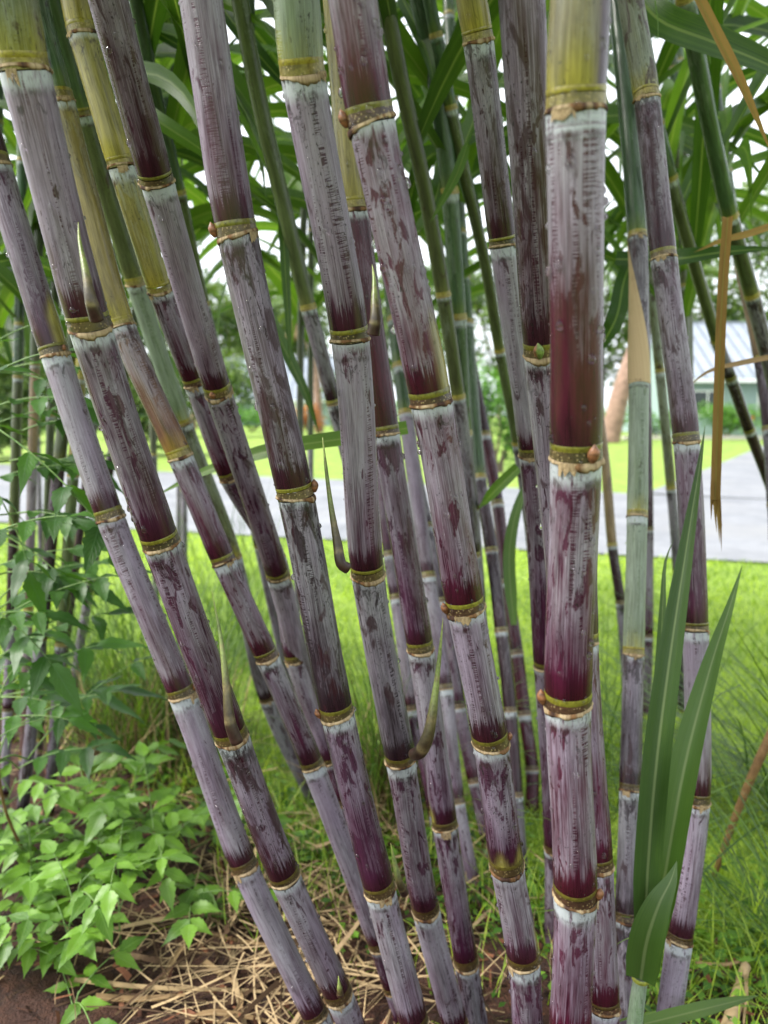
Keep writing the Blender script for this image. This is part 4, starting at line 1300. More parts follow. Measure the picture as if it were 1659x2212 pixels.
# ------------------------------------------------------------------ pinnate-leaved weeds, left
def leaflet_mesh(name, seed, mat='weed_leaf', wf=1.0):
    rg = np.random.default_rng(seed)
    n = 13
    t = np.linspace(0, 1, n)
    wv = 0.215 * wf * np.sin(np.pi * t ** 0.6) ** 1.45
    V, L = [], []
    cur = rg.uniform(0.05, 0.3)
    for i in range(n):
        tt = t[i]
        ser = 1 + (0.16 if i % 2 else -0.06) * (0.15 < tt < 0.95)
        zc = -cur * tt * tt + 0.02 * math.sin(tt * 9 + seed)
        for u, h in ((-1, 0.22), (-0.5, 0.12), (0, 0.0), (0.5, 0.12), (1, 0.22)):
            V.append((u * wv[i] * (ser if abs(u) == 1 else 1), tt - 0.03 * (abs(u) == 1) * (i % 2), zc + h * wv[i]))
            L.append((u, tt, tt))
    me = bpy.data.meshes.new(name)
    me.from_pydata(V, [], grid_faces(n, 5, False).tolist())
    a = me.attributes.new('luv', 'FLOAT_VECTOR', 'POINT')
    a.data.foreach_set('vector', np.array(L, dtype=np.float32).ravel())
    me.polygons.foreach_set('use_smooth', [True] * len(me.polygons))
    me.materials.append(MATS[mat])
    return me

LEAFLETS = [leaflet_mesh('leaflet', s) for s in range(4)]
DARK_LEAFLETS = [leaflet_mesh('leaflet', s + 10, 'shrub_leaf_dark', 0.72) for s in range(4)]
USE = {'set': LEAFLETS}

def put_leaflet(parent, pw, p, d, nrm, size, rnd):
    d = Vector(d).normalized()
    s = d.cross(Vector(nrm)).normalized()
    z = s.cross(d)
    o = bpy.data.objects.new('leaflet', rnd.choice(USE['set']))
    COL.objects.link(o)
    o.parent = parent
    M = Matrix((s, d, z)).transposed().to_4x4()
    o.matrix_local = Matrix.Translation(Vector(np.asarray(p) - pw)) @ M @ Matrix.Scale(size, 4)
    return o

def compound_leaf(root, p0, az, el, L, pairs, size, rnd, droop=0.9, mat='green_stem', r=0.0011):
    n = 10
    t = np.linspace(0, 1, n)
    els = el - droop * t
    d = np.stack([np.sin(az) * np.cos(els), np.cos(az) * np.cos(els), np.sin(els)], -1)
    P = np.vstack([p0, p0 + np.cumsum(d[:-1] * (L / (n - 1)), 0)])
    V, Fs, _ = tube(P, np.linspace(r * 1.4, r * 0.7, n), 6, None, (0.31, -0.9, 0.3))
    lf = mesh_obj('leaf', V, Fs, mat, root, loc=P[0])
    pw = PW[lf]
    nz = np.array([0, 0, 1.0])
    for k in range(pairs):
        f = 0.34 + 0.56 * k / max(pairs - 1, 1)
        q = np.array([np.interp(f, t, P[:, j]) for j in range(3)])
        dd = np.array([np.interp(f, t, d[:, j]) for j in range(3)])
        sd = np.cross(dd, nz)
        sd /= np.linalg.norm(sd) + 1e-6
        for s in (-1, 1):
            dv = dd * 0.55 + sd * s * 0.9 + np.array([0, 0, rnd.uniform(-0.45, 0.05)])
            put_leaflet(lf, pw, q, dv, nz + np.array([rnd.uniform(-.3, .3), rnd.uniform(-.5, .1), 0]), size * rnd.uniform(0.75, 1.1), rnd)
    put_leaflet(lf, pw, P[-1], d[-1], nz + np.array([rnd.uniform(-.3, .3), rnd.uniform(-.5, .1), 0]), size * rnd.uniform(1.0, 1.25), rnd)
    return lf

def weed(label, base_px, tip_px, nleaf, L, size, pairs, seed, stem='green_stem', r=0.003, depth_top=None, group=None, name='pinnate_weed', start=0.25):
    rnd = random.Random(seed)
    b = G(*base_px)
    dd = float((b - CAMV).dot(FW)) if depth_top is None else depth_top
    top = U(tip_px[0], tip_px[1], dd)
    root = thing(name, label, 'weed', (b[0], b[1], 0), group)
    mid = (b + top) / 2 + np.array([rnd.uniform(-.03, .03), rnd.uniform(-.03, .03), 0])
    pa = Path([b + np.array([0, 0, -0.01]), mid, top], 10)
    P = pa.at(np.linspace(0, pa.len, 16))
    V, Fs, _ = tube(P, np.linspace(r, r * 0.5, 16), 8, None, (0.3, -0.9, 0.2), True)
    mesh_obj('stem', V, Fs, stem, root, loc=P[0])
    az = rnd.uniform(0, 6.28)
    for k in range(nleaf):
        f = start + (1 - start) * (k + 0.5) / nleaf
        az += math.pi + rnd.uniform(0.9, 2.0) if k % 2 else math.pi
        compound_leaf(root, pa.at(f * pa.len), az, rnd.uniform(0.4, 1.05), L * rnd.uniform(0.75, 1.2), pairs, size, rnd, rnd.uniform(0.5, 1.3))
    return root, pa, rnd

WG = 'leafy weeds on the mulch'
weeds = [
    ((60, 2010), (60, 1790), 8, 'leafy weed seedling against the left edge, above the lowest one'),
    ((150, 2110), (175, 1900), 8, 'large pale green weed in the middle of the lower left patch'),
    ((262, 2060), (255, 1850), 7, 'upright weed right of the middle of the lower left patch'),
    ((30, 2140), (15, 1980), 6, 'lowest weed at the bottom left corner'),
    ((365, 1960), (330, 1780), 7, 'weed on the right side of the lower left patch, below the tall seedling'),
    ((310, 1880), (295, 1650), 6, 'tall yellow-tipped seedling standing behind the lower left patch'),
    ((160, 1880), (190, 1700), 7, 'weed at the back of the lower left patch near the brown stem'),
    ((215, 1960), (215, 1800), 6, 'small weed in the centre back of the lower left patch'),
    ((420, 1870), (400, 1740), 5, 'small weed closest to the leaning left-hand canes'),
    ((20, 1880), (35, 1680), 7, 'weed at the left edge beside the grey cane stub'),
    ((165, 2205), (170, 2140), 4, 'tiny seedling on the bare mulch at the bottom'),
    ((110, 1960), (110, 1830), 6, 'weed just right of the foot of the brown stem'),
    ((395, 2010), (400, 1930), 4, 'small weed beside the straw at the right of the patch'),
]
for k, (b, t, nl, lb) in enumerate(weeds):
    q = G(*b)
    dd = float((q - CAMV).dot(FW))
    weed(lb, b, t, nl, 0.125 * dd / 1.4, 0.057 * dd / 1.4, 2 + (k % 2), 40 + k, group=WG, r=0.0022)
weed('green weed growing through the straw behind the left pair of canes', (655, 1860), (660, 1800), 4, 0.06, 0.035, 1, 77, group=WG, r=0.0018)

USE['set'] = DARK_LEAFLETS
# taller elder-like shrub whose leaves hang in from the left
rt, pa_s, rr = weed('brown-stemmed shrub with dark toothed leaves hanging in at the left edge', (92, 1905), (-12, 1520), 2, 0.16, 0.06, 2, 91, 'brown_stem', 0.0042, name='toothed_shrub', depth_top=1.42, start=0.8)
top = pa_s.at(pa_s.len)
pa2 = Path([top, top + np.array([-0.05, -0.02, 0.2]), top + np.array([-0.10, -0.04, 0.5]), top + np.array([-0.09, -0.06, 0.8])], 10)
P = pa2.at(np.linspace(0, pa2.len, 16))
V, Fs, _ = tube(P, np.linspace(0.0036, 0.0018, 16), 8, None, (0.3, -0.9, 0.2), True)
mesh_obj('stem', V, Fs, 'brown_stem', rt, loc=P[0])
sh = [((-40, 905, 1.25), (235, 1180, 1.22), 3, 0.085), ((-60, 840, 1.3), (150, 760, 1.25), 2, 0.08), ((-60, 1180, 1.35), (150, 1120, 1.3), 3, 0.075),
      ((-60, 1380, 1.5), (260, 1250, 1.45), 3, 0.08), ((-40, 1300, 1.45), (110, 1440, 1.4), 3, 0.08), ((0, 1500, 1.5), (215, 1400, 1.45), 3, 0.075),
      ((60, 1640, 1.6), (330, 1420, 1.6), 3, 0.08), ((-50, 1000, 1.4), (60, 1240, 1.4), 2, 0.08), ((-20, 1560, 1.55), (150, 1560, 1.5), 2, 0.07),
      ((-70, 950, 1.5), (110, 890, 1.5), 3, 0.075), ((-70, 1060, 1.5), (190, 1010, 1.5), 3, 0.075), ((-60, 1130, 1.55), (130, 1250, 1.5), 3, 0.08),
      ((-60, 1250, 1.6), (190, 1190, 1.6), 3, 0.08), ((-30, 1440, 1.6), (240, 1330, 1.6), 3, 0.08), ((20, 1580, 1.7), (260, 1500, 1.65), 3, 0.08),
      ((-70, 1340, 1.4), (100, 1330, 1.4), 3, 0.07), ((-60, 780, 1.5), (90, 700, 1.5), 2, 0.07), ((40, 1660, 1.75), (210, 1620, 1.7), 3, 0.08)]
for k in range(16):
    x_, y_, d_ = rr.uniform(-60, 60), 780 + k * 50 + rr.uniform(-30, 30), rr.uniform(1.45, 1.95)
    sh.append(((x_, y_, d_), (x_ + rr.uniform(110, 210), y_ + rr.uniform(-90, 90), d_ - 0.03), 3, 0.075 * d_ / 1.5))
for (a, b, pr, sz) in sh:
    A, B = U(*a), U(*b)
    v = B - A
    L = np.linalg.norm(v)
    s = int(np.argmin(np.linalg.norm(pa2.p - A, axis=1)))
    compound_leaf(rt, A, math.atan2(v[0], v[1]), math.asin(v[2] / L) + 0.25, L, pr, sz * 1.2, rr, 0.5, r=0.0014)
    st = pa2.p[s] if A[2] > top[2] else pa_s.at(pa_s.len * 0.75)
    Pq = Path([st, (st + A) / 2 + np.array([0, 0, 0.01]), A], 6).p
    V, Fs, _ = tube(Pq, np.linspace(0.0022, 0.0016, len(Pq)), 6, None, (0.3, -0.9, 0.2))
    mesh_obj('twig', V, Fs, 'green_stem', rt, loc=Pq[0])

# ------------------------------------------------------------------ wiry tussock grass
def tussock(label, base, n, Lr, lean, seed, mat='wiry_grass', w=(0.0018, 0.0034), brown=0, up=(0.7, 1.45), azc=None, azs=3.14, thatch=True):
    rg = np.random.default_rng(seed)
    b = np.array([base[0], base[1], 0.0])
    root = thing('grass_tussock', label, 'grass', b, 'wiry grass tussocks')
    def blades(n, Lr, up, mat, nm, w, bend):
        V, Fs, A = [], [], []
        for _ in range(n):
            az = rg.uniform(-azs, azs) + (azc or 0)
            p = b + np.array([rg.normal(0, lean), rg.normal(0, lean), 0])
            L = rg.uniform(*Lr)
            e = rg.uniform(*up)
            ww = rg.uniform(*w)
            k = 9
            t = np.linspace(0, 1, k)
            es = e - rg.uniform(0.2, bend) * t ** 1.5
            d = np.stack([np.sin(az) * np.cos(es), np.cos(az) * np.cos(es), np.sin(es)], -1) * (L / (k - 1))
            Pp = np.vstack([p, p + np.cumsum(d[:-1], 0)])
            Pp[:, 2] = np.maximum(Pp[:, 2], 0.01)
            sd = np.array([math.cos(az), -math.sin(az), 0.0])
            wd = ww * (1 - t ** 3) + 0.0003
            o = len(V)
            va = rg.random()
            for i in range(k):
                V.append(Pp[i] - sd * wd[i] / 2)
                V.append(Pp[i] + sd * wd[i] / 2)
                A += [va, va]
            for i in range(k - 1):
                Fs.append([o + 2 * i, o + 2 * i + 1, o + 2 * i + 3, o + 2 * i + 2])
        o = mesh_obj(nm, V, Fs, mat, root, loc=b, attrs={'var': ('FLOAT', np.array(A))})
        o['kind'] = 'stuff'
    blades(n, Lr, up, mat, 'blades', w, 1.3)
    if brown:
        blades(brown, (0.14, 0.42), (0.4, 1.45), 'straw', 'dry_thatch', (0.002, 0.005), 0.9)

def gb(x, y):
    q = G(x, y)
    return (q[0], q[1])

tussock('bushy tussock with a brown base behind the leaning left canes', gb(330, 1630), 620, (0.35, 0.85), 0.10, 1, brown=700)
tussock('tussock of fine upright grass in the gap between the left canes and the fourth cane', gb(520, 1420), 220, (0.4, 0.95), 0.10, 2, up=(1.0, 1.5))
tussock('tussock with a shaggy brown base behind the four-shoot cane', gb(835, 1760), 240, (0.3, 0.7), 0.05, 3, brown=420, up=(1.0, 1.5))
tussock('loose wiry tussock sending blades across the lawn from the right edge', gb(1790, 1760), 150, (0.5, 1.15), 0.08, 4, up=(0.3, 1.15), azc=-1.7, azs=1.0, w=(0.0045, 0.0075))
tussock('thin wiry tussock low on the right behind the young sucker', gb(1330, 1690), 70, (0.3, 0.75), 0.10, 5, up=(0.5, 1.35))
tussock('sparse wiry tussock close to the bottom right corner', gb(1720, 2060), 60, (0.4, 0.85), 0.06, 6, up=(0.25, 1.15), azc=-1.2, azs=1.2, w=(0.003, 0.005))
tussock('tussock of fine grass right behind the blurred left clump', gb(170, 1500), 220, (0.3, 0.8), 0.12, 8, up=(0.9, 1.5))

# low broad-leaved ground cover
def cover(name, label, sampler, n, seed, size):
    rg = np.random.default_rng(seed)
    V, Fs, A = [], [], []
    for _ in range(n):
        x, y = sampler(rg)
        z = rg.uniform(0.01, 0.06)
        az = rg.uniform(0, 6.28)
        tl = rg.uniform(-0.5, 0.6)
        s = size * rg.uniform(0.6, 1.4)
        d = np.array([math.sin(az) * math.cos(tl), math.cos(az) * math.cos(tl), math.sin(tl)])
        sd = np.array([math.cos(az), -math.sin(az), 0])
        p = np.array([x, y, z])
        b = len(V)
        V += [p, p + d * s * .45 - sd * s * .3 + [0, 0, s * .08], p + d * s * .5, p + d * s * .45 + sd * s * .3 + [0, 0, s * .08], p + d * s]
        A += [rg.random()] * 5
        Fs += [[b, b + 2, b + 1], [b, b + 3, b + 2], [b + 1, b + 2, b + 4], [b + 2, b + 3, b + 4]]
    o = mesh_obj(name, V, Fs, 'cover_leaf', attrs={'var': ('FLOAT', np.array(A))})
    tag(o, label, 'ground cover', None, 'stuff')

def rimpt(rg, x0, x1, s=0.16):
    x = rg.uniform(x0, x1)
    return x, bed_edge(x) + rg.normal(0.0, s)

cover('ground_cover', 'small-leaved green ground cover along the rim of the mulch bed', lambda rg: rimpt(rg, -1.6, 1.6), 5200, 31, 0.024)
strips('rim_grass', 5200, lambda rg: (*rimpt(rg, -2.2, 1.9, 0.2), 0.0), 'grass_blade', 'longer unmown grass along the rim of the mulch bed', 'grass', (0.06, 0.2), (0.0025, 0.005), lambda r: r.uniform(0.5, 1.45), 0.35, 33)

# single dry cane leaves lying on the ground
def dry_strip(label, pts, w, mat='dead_leaf', seed=0, h=0.045):
    C = [G(x, y, h + 0.012 * math.sin(i * 2.1 + seed)) for i, (x, y) in enumerate(pts)]
    pa = Path(C, 8)
    t = np.linspace(0, 1, 18)
    P = pa.at(t * pa.len)
    o = leaf_mesh(P, w * (1 - 0.6 * t ** 2), np.array([0.1, -0.3, 1.0]), 0.5, 0.05, seed, 'dry_leaf_strip', mat)
    tag(o, label, 'dry leaf', 'dry cane leaves on the mulch')

DS = [([(160, 2118), (330, 2135), (520, 2140), (640, 2150)], 0.010, 'long dry leaf lying level near the bottom left'),
      ([(350, 2120), (400, 2040), (480, 1975), (560, 1930)], 0.009, 'dry leaf slanting up to the right beside the weeds'),
      ([(440, 2078), (500, 2125), (520, 2170), (470, 2212)], 0.012, 'bent dry leaf folded near the bottom left of the canes'),
      ([(400, 2000), (500, 2030), (600, 2045), (660, 2050)], 0.009, 'dry leaf lying level left of the two leaning canes'),
      ([(205, 2155), (300, 2160), (400, 2150)], 0.014, 'wide pale dry leaf lying low at bottom left'),
      ([(400, 2212), (450, 2190), (520, 2195), (600, 2212)], 0.012, 'curled dry leaf at the bottom edge left of the canes'),
      ([(640, 1930), (700, 1990), (760, 2010), (800, 2040)], 0.012, 'dry leaf between the second and third canes'),
      ([(630, 1880), (720, 1930), (790, 1990)], 0.011, 'upper dry leaf in the straw behind the left pair'),
      ([(650, 1985), (740, 2035), (790, 2090)], 0.010, 'lower dry leaf in the straw behind the left pair'),
      ([(245, 1845), (320, 1842), (370, 1850)], 0.016, 'tan dry leaf half hidden under the weeds'),
      ([(60, 1770), (110, 1745), (160, 1720)], 0.016, 'tan dry leaf at the back of the weed patch'),
      ([(1500, 2080), (1560, 2085), (1610, 2075)], 0.008, 'thin dry leaf on the grass at lower right'),
      ([(1600, 2075), (1612, 2130), (1606, 2212)], 0.008, 'upright dry straw at the bottom right corner')]
for k, (p, w, lb) in enumerate(DS):
    dry_strip(lb, p, w, 'dead_leaf', k)
# stub of a dry cane at the bottom right
P = np.array([G(1560, 2300, 0.03), G(1583, 2190, 0.035), G(1605, 2110, 0.045), G(1612, 2085, 0.05)])
pq = Path(P, 8)
Pp = pq.at(np.linspace(0, pq.len, 16))
V, Fs, _ = tube(Pp, np.linspace(0.017, 0.008, 16), 14, None, (0.2, -0.4, 1), True)
V = V + RNG.normal(0, 0.0008, V.shape)
o = mesh_obj('dry_husk', V, Fs, 'straw', attrs={'var': ('FLOAT', np.full(len(V), 0.75))}, loc=Pp[0])
tag(o, 'pale dry cane husk lying on the grass at the bottom right corner', 'husk')
# dry stem slanting through the grass at the right edge
P = np.array([G(1540, 1900, 0.0), U(1590, 1760, 1.75), U(1645, 1630, 1.7), U(1720, 1480, 1.68)])
pq = Path(P, 8)
Pp = pq.at(np.linspace(0, pq.len, 20))
V, Fs, _ = tube(Pp, np.linspace(0.006, 0.012, 20), 10, None, (0.2, -0.9, .1), True)
o = mesh_obj('dry_stalk', V, Fs, 'brown_stem', loc=Pp[0])
tag(o, 'slanting brown dry stalk at the right edge above the lawn', 'stalk')

# ------------------------------------------------------------------ across the road
def leaf_cloud(name, lobes, n, size, mat, parent, seed, loc):
    rg = np.random.default_rng(seed)
    lob = np.array(lobes, float)
    vol = lob[:, 3] * lob[:, 4] * lob[:, 5]
    pick = rg.choice(len(lob), n, p=vol / vol.sum())
    d = rg.normal(size=(n, 3))
    d /= np.linalg.norm(d, axis=1)[:, None]
    r = rg.random(n) ** 0.45
    wob = 1 + 0.22 * np.sin(d[:, 0] * 7 + seed) * np.sin(d[:, 2] * 6 + pick)
    c = lob[pick, :3] + d * lob[pick, 3:6] * (r * wob)[:, None]
    nv = rg.normal(size=(n, 3)) + d * 0.8 + np.array([0, 0, 0.6])
    nv /= np.linalg.norm(nv, axis=1)[:, None]
    a = np.cross(nv, rg.normal(size=(n, 3)))
    a /= np.linalg.norm(a, axis=1)[:, None]
    b = np.cross(nv, a)
    s = (size * rg.uniform(0.6, 1.4, n))[:, None]
    V = np.stack([c - a * s, c - b * s * .45, c + a * s, c + b * s * .45], 1).reshape(-1, 3)
    k = np.arange(n) * 4
    F = np.stack([k, k + 1, k + 2, k + 3], -1)
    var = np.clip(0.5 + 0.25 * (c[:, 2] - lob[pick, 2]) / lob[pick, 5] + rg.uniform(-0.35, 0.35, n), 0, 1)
    return mesh_obj(name, V, F, mat, parent, loc=loc, attrs={'var': ('FLOAT', np.repeat(var, 4))})

def gp(x, dist):
    return np.array([(x - CX) / F_PX * dist, dist, 0.0])

def tree(label, x, dist, h, rad, seed, mat='tree_leaf', n=2600, group='trees across the road'):
    rg = np.random.default_rng(seed)
    b = gp(x, dist)
    root = thing('tree', label, 'tree', b, group)
    tr = Path([b + [0, 0, -0.1], b + [rg.normal(0, .2), 0, h * 0.3], b + [rg.normal(0, .3), 0, h * 0.75]], 8).p
    V, Fs, _ = tube(tr, np.linspace(0.24, 0.07, len(tr)), 10, None, (0, -1, 0.01))
    trunk = mesh_obj('trunk', V, Fs, 'tree_bark', root, loc=b)
    lobes = []
    for k in range(9):
        az = k * 2.4
        rr = rad * (0.62 if k else 0.0)
        c = b + np.array([math.sin(az) * rr, math.cos(az) * rr, h * (0.42 + 0.07 * k) * rg.uniform(0.9, 1.1)])
        s = rad * rg.uniform(0.42, 0.62)
        lobes.append((*c, s, s, s * 0.8))
        br = Path([tr[len(tr) // 2], (tr[len(tr) // 2] + c) / 2 + [0, 0, .1], c], 5).p
        V, Fs, _ = tube(br, np.linspace(0.09, 0.03, len(br)), 6, None, (0.1, -1, 0.2))
        mesh_obj('limb', V, Fs, 'tree_bark', root, loc=br[0])
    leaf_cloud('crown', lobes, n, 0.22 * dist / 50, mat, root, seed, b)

def shrub(label, x, dist, h, w, seed, mat='shrub_leaf', n=2200, size=0.07, flowers=None, name='shrub', group='shrubs across the road'):
    rg = np.random.default_rng(seed)
    b = gp(x, dist)
    root = thing(name, label, 'shrub', b, group)
    lobes = []
    for k in range(7):
        c = b + np.array([rg.uniform(-1, 1) * w * 0.38, rg.uniform(-.3, .3) * w * .5, h * rg.uniform(0.3, 0.7)])
        lobes.append((*c, w * 0.26, w * 0.26, h * 0.32))
        st = Path([b + [rg.normal(0, .05), 0, 0], (b + c) / 2, c], 4).p
        V, Fs, _ = tube(st, np.linspace(0.03, 0.012, len(st)), 6, None, (0.1, -1, 0.1))
        mesh_obj('stem', V, Fs, 'tree_bark', root, loc=st[0])
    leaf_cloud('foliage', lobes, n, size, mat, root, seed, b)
    if flowers:
        for k in range(flowers):
            c = b + np.array([rg.uniform(-1, 1) * w * .4, -w * .3, h * rg.uniform(.45, .95)])
            a = np.linspace(0, 2 * math.pi, 10, endpoint=False)
            V = [c + np.array([0, 0.02, 0])] + [c + np.array([math.cos(q), -0.3, math.sin(q)]) * (0.10 if i % 2 else 0.05) for i, q in enumerate(a)]
            mesh_obj('flower', V, [[0, 1 + i, 1 + (i + 1) % 10] for i in range(10)], 'flower_red', root, loc=c)

def frond(root, p0, az, el, L, seed, droop=1.5, mat='palm_frond', name='frond'):
    rg = np.random.default_rng(seed)
    n = 12
    t = np.linspace(0, 1, n)
    es = el - droop * t
    d = np.stack([np.sin(az) * np.cos(es), np.cos(az) * np.cos(es), np.sin(es)], -1)
    P = np.vstack([p0, p0 + np.cumsum(d[:-1] * L / (n - 1), 0)])
    V, Fs, A = [], [], []
    for k in range(44):
        f = 0.15 + 0.83 * k / 43
        q = np.array([np.interp(f, t, P[:, j]) for j in range(3)])
        dd = np.array([np.interp(f, t, d[:, j]) for j in range(3)])
        sd = np.cross(dd, [0, 0, 1.0])
        sd /= np.linalg.norm(sd) + 1e-6
        for s in (-1, 1):
            v = dd * 0.7 + sd * s + np.array([0, 0, -0.5])
            v /= np.linalg.norm(v)
            ll = L * 0.28 * math.sin(math.pi * min(f * 0.85 + 0.12, 1))
            b = len(V)
            V += [q, q + v * ll * .5 + dd * 0.05, q + v * ll + [0, 0, -0.1 * ll], q + v * ll * .5 - dd * 0.02]
            Fs.append([b, b + 1, b + 2, b + 3])
            A += [rg.random()] * 4
    b = len(V)
    V2, F2, _ = tube(P, np.linspace(0.03, 0.008, n), 5, None, (0.11, -0.2, 1))
    V = np.vstack([np.array(V), V2])
    Fs = Fs + [[i + b for i in f] for f in F2]
    A = np.r_[A, np.full(len(V2), 0.6)]
    mesh_obj(name, V, Fs, mat, root, loc=p0, attrs={'var': ('FLOAT', A)})

def palm(label, pts, r0, r1, nf, L, seed, dead=0):
    rg = np.random.default_rng(seed)
    pa = Path(pts, 10)
    n = 40
    P = pa.at(np.linspace(0, pa.len, n))
    R = np.linspace(r0, r1, n) * (1 + 0.05 * (np.arange(n) % 2))
    V, Fs, _ = tube(P, R, 14, None, (0, -1, 0.01))
    root = thing('palm_tree', label, 'palm', pts[0], 'palms across the road')
    mesh_obj('trunk', V, Fs, 'palm_bark', root, loc=pts[0])
    for k in range(nf):
        frond(root, P[-1], k * 2.4 + rg.uniform(-.3, .3), rg.uniform(0.0, 1.2), L * rg.uniform(.8, 1.1), seed * 50 + k, rg.uniform(1.2, 2.0))
    for k in range(dead):
        frond(root, P[-3], k * 2.4, -0.6, L * 0.7, seed * 80 + k, 0.9, 'straw', 'dead_frond')

def house(label, x0, x1, yf, depth, z_e, z_r, seed, name='house'):
    root = thing(name, label, 'house', ((x0 + x1) / 2, yf, 0))
    def box(nm, a, b, mat, par=root):
        x, y, z = a
        X, Y, Z_ = b
        V = [(x, y, z), (X, y, z), (X, Y, z), (x, Y, z), (x, y, Z_), (X, y, Z_), (X, Y, Z_), (x, Y, Z_)]
        return mesh_obj(nm, V, [[0, 3, 2, 1], [4, 5, 6, 7], [0, 1, 5, 4], [1, 2, 6, 5], [2, 3, 7, 6], [3, 0, 4, 7]], mat, par, loc=a, smooth=False)
    w = box('wall', (x0, yf, 0), (x1, yf + depth, z_e - 0.05), 'house_wall')
    ov = 0.5
    yr = yf + depth / 2
    nseg = int((x1 - x0 + 2 * ov) / 0.6)
    xs = np.linspace(x0 - ov, x1 + ov, nseg + 1)
    sl = (z_r - z_e) / (depth / 2)
    ze = z_e - sl * 0.0
    rf = box('roof_ridge', (x0 - ov, yr - 0.12, z_r + 0.0), (x1 + ov, yr + 0.12, z_r + 0.06), 'roof_metal')
    for i in range(nseg):
        for sg in (-1, 1):
            ye = yr + sg * (depth / 2 + ov)
            zz = z_r - sl * (depth / 2 + ov)
            a, b = xs[i] + 0.03, xs[i + 1] - 0.03
            V = [(a, ye, zz), (b, ye, zz), (b, yr, z_r), (a, yr, z_r), (a, ye, zz + .03), (b, ye, zz + .03), (b, yr, z_r + .03), (a, yr, z_r + .03)]
            V += [(a, ye, zz + .08), (a + .035, ye, zz + .08), (a + .035, yr, z_r + .08), (a, yr, z_r + .08)]
            mesh_obj('roof_panel', V, [[0, 3, 2, 1], [4, 5, 6, 7], [0, 1, 5, 4], [1, 2, 6, 5], [3, 0, 4, 7], [8, 9, 10, 11], [4, 8, 11, 7], [9, 4, 7, 10]], 'roof_metal', root, loc=V[0], smooth=False)
    zz = z_r - sl * (depth / 2 + ov)
    box('fascia', (x0 - ov, yf - ov - 0.03, zz - 0.16), (x1 + ov, yf - ov + 0.01, zz + 0.02), 'white_trim')
    for sx in (x0, x1):
        V = [(sx, yf, z_e - 0.05), (sx, yf + depth, z_e - 0.05), (sx, yr, z_r - 0.1), (sx + 0.05, yf, z_e - .05), (sx + .05, yf + depth, z_e - .05), (sx + .05, yr, z_r - .1)]
        mesh_obj('gable', V, [[0, 1, 2], [3, 5, 4], [0, 3, 4, 1], [1, 4, 5, 2], [2, 5, 3, 0]], 'house_wall', root, loc=V[0], smooth=False)
    nx = max(int((x1 - x0) / 3.2), 1)
    for i in range(nx):
        xc = x0 + (i + 0.5) * (x1 - x0) / nx
        if i == nx // 2:
            d = box('door', (xc - 0.5, yf - 0.03, 0.1), (xc + 0.5, yf + 0.02, 2.15), 'white_trim')
            box('door_frame', (xc - 0.6, yf - 0.02, 0.1), (xc - 0.51, yf + 0.02, 2.25), 'white_trim')
            continue
        f = box('window', (xc - 0.75, yf - 0.05, 0.95), (xc + 0.75, yf + 0.01, 2.2), 'white_trim')
        for q in (-1, 1):
            box('pane', (xc + (-0.68 if q < 0 else 0.04), yf - 0.062, 1.03), (xc + (-0.04 if q < 0 else 0.68), yf - 0.052, 2.12), 'window_glass', f)
    return root

house('pale aqua house with a light standing-seam metal roof at the right', 14.2, 27, 38, 8.5, 3.05, 5.9, 1)
house('distant pale house with a low grey-white roof left of centre', -15.5, -2.6, 68, 9, 2.6, 6.2, 2)
b0 = G(1316, 956)
palm('thick leaning palm trunk across the road, right of the thickest cane', [b0, b0 + [0.35, 0, 1.8], b0 + [1.1, 0.2, 4.0], b0 + [1.9, 0.4, 6.2]], 0.36, 0.24, 12, 2.6, 5, 4)
b1 = gp(690, 44)
palm('palm with a shaggy skirt of dead fronds left of centre across the road', [b1, b1 + [-0.1, 0, 2.6], b1 + [-0.5, 0, 5.0], b1 + [-1.0, 0, 7.0]], 0.24, 0.18, 14, 2.6, 6, 9)
b2 = gp(420, 52)
palm('slim palm far left across the road', [b2, b2 + [0.2, 0, 4], b2 + [0.5, 0, 8.5]], 0.2, 0.15, 13, 2.6, 9, 3)
shrub('low orange-leaved shrub in front of the distant house', 668, 43, 1.75, 1.7, 12, 'croton_leaf', 1500, 0.07, name='orange_shrub', group=None)
shrub('tall bright green shrub beside the road seen right of the central cane', 1075, 14.2, 2.05, 1.35, 13, n=3800, size=0.045, group=None)
shrub('rounded green shrub with red flowers by the house wall', 1565, 34, 1.7, 3.2, 14, n=3000, size=0.07, flowers=5)
shrub('rounded green shrub at the right edge in front of the house', 1690, 34.5, 1.9, 3.2, 15, n=2600, size=0.07, flowers=3)
shrub('small green shrub beside the leaning palm trunk', 1285, 31, 1.5, 2.2, 16, n=2000, size=0.07)
shrub('dark green shrub behind the pale green cane', 1415, 36, 1.6, 2.6, 17, n=2000, size=0.07)
shrub('wide green shrub left of centre across the road', 545, 46, 1.9, 4.0, 18, n=2500, size=0.09)
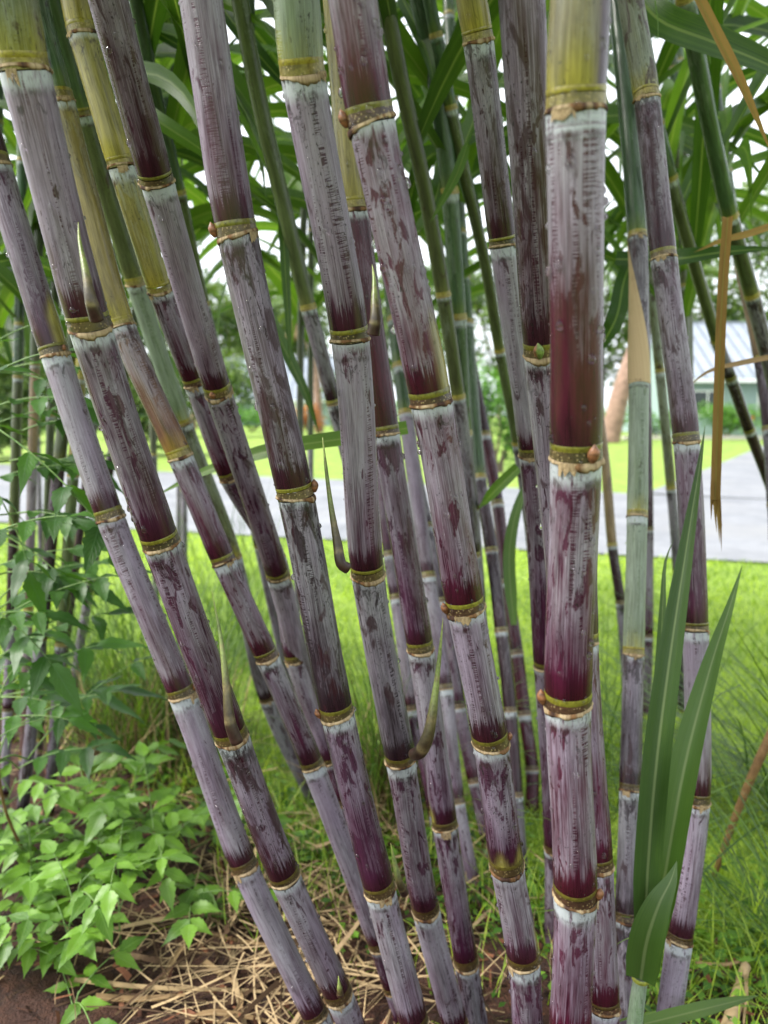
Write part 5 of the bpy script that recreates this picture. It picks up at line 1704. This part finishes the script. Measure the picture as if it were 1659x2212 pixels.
shrub('rounded shrub across the road behind the leaning left canes', 250, 34, 1.6, 3.0, 19, n=2200, size=0.08)
shrub('shrub across the road at the far left', 60, 30, 1.7, 3.2, 20, n=2200, size=0.08)
shrub('tall dark hedge shrub across the road at the left edge', 40, 19, 3.4, 4.2, 22, 'tree_leaf', 5200, 0.09)
shrub('tall dark hedge shrub across the road behind the yellow cane', 285, 20, 3.0, 4.0, 23, 'tree_leaf', 5200, 0.09)
shrub('broad green shrub standing before the left half of the distant house', 455, 36, 4.2, 5.5, 24, 'tree_leaf', 5200, 0.11)
shrub('green shrub standing before the right end of the distant house', 775, 38, 3.2, 3.0, 25, 'tree_leaf', 4200, 0.10)
shrub('green shrub across the road between the centre canes', 900, 40, 1.8, 3.5, 21, n=2200, size=0.08)
tl = [('pale green broad tree behind the distant house', 520, 85, 11, 5.5), ('tree left of the shaggy palm', 600, 96, 12, 6), ('tree at the far left across the road', 130, 60, 8, 4.5),
      ('tree behind the leaning left canes', 330, 75, 9.5, 5), ('tree behind the centre canes', 880, 80, 10, 5.5), ('tree behind the tall bright green shrub', 1080, 62, 8.5, 4.5),
      ('tree behind the leaning palm', 1290, 66, 10, 5), ('tree rising behind the metal roof', 1500, 60, 11, 5), ('tree rising over the right end of the metal roof', 1660, 58, 12, 5), ('tree at the left edge of the street', -60, 55, 9, 5),
      ('tree outside the right edge of the street', 1900, 56, 11, 5)]
for k, (lb, x, d, h, r) in enumerate(tl):
    tree(lb, x, d, h * 1.4, r * 1.15, 60 + k, n=4200)
# planting-bed edging in front of the house
o = mesh_obj('bed_edging', [(10, 32.2, 0), (26, 32.2, 0), (26, 32.5, 0), (10, 32.5, 0), (10, 32.2, .14), (26, 32.2, .14), (26, 32.5, .14), (10, 32.5, .14)],
             [[4, 5, 6, 7], [0, 1, 5, 4], [1, 2, 6, 5], [2, 3, 7, 6], [3, 0, 4, 7]], 'concrete_edge', smooth=False)
tag(o, 'pinkish concrete edging of the planting bed before the house', 'edging')
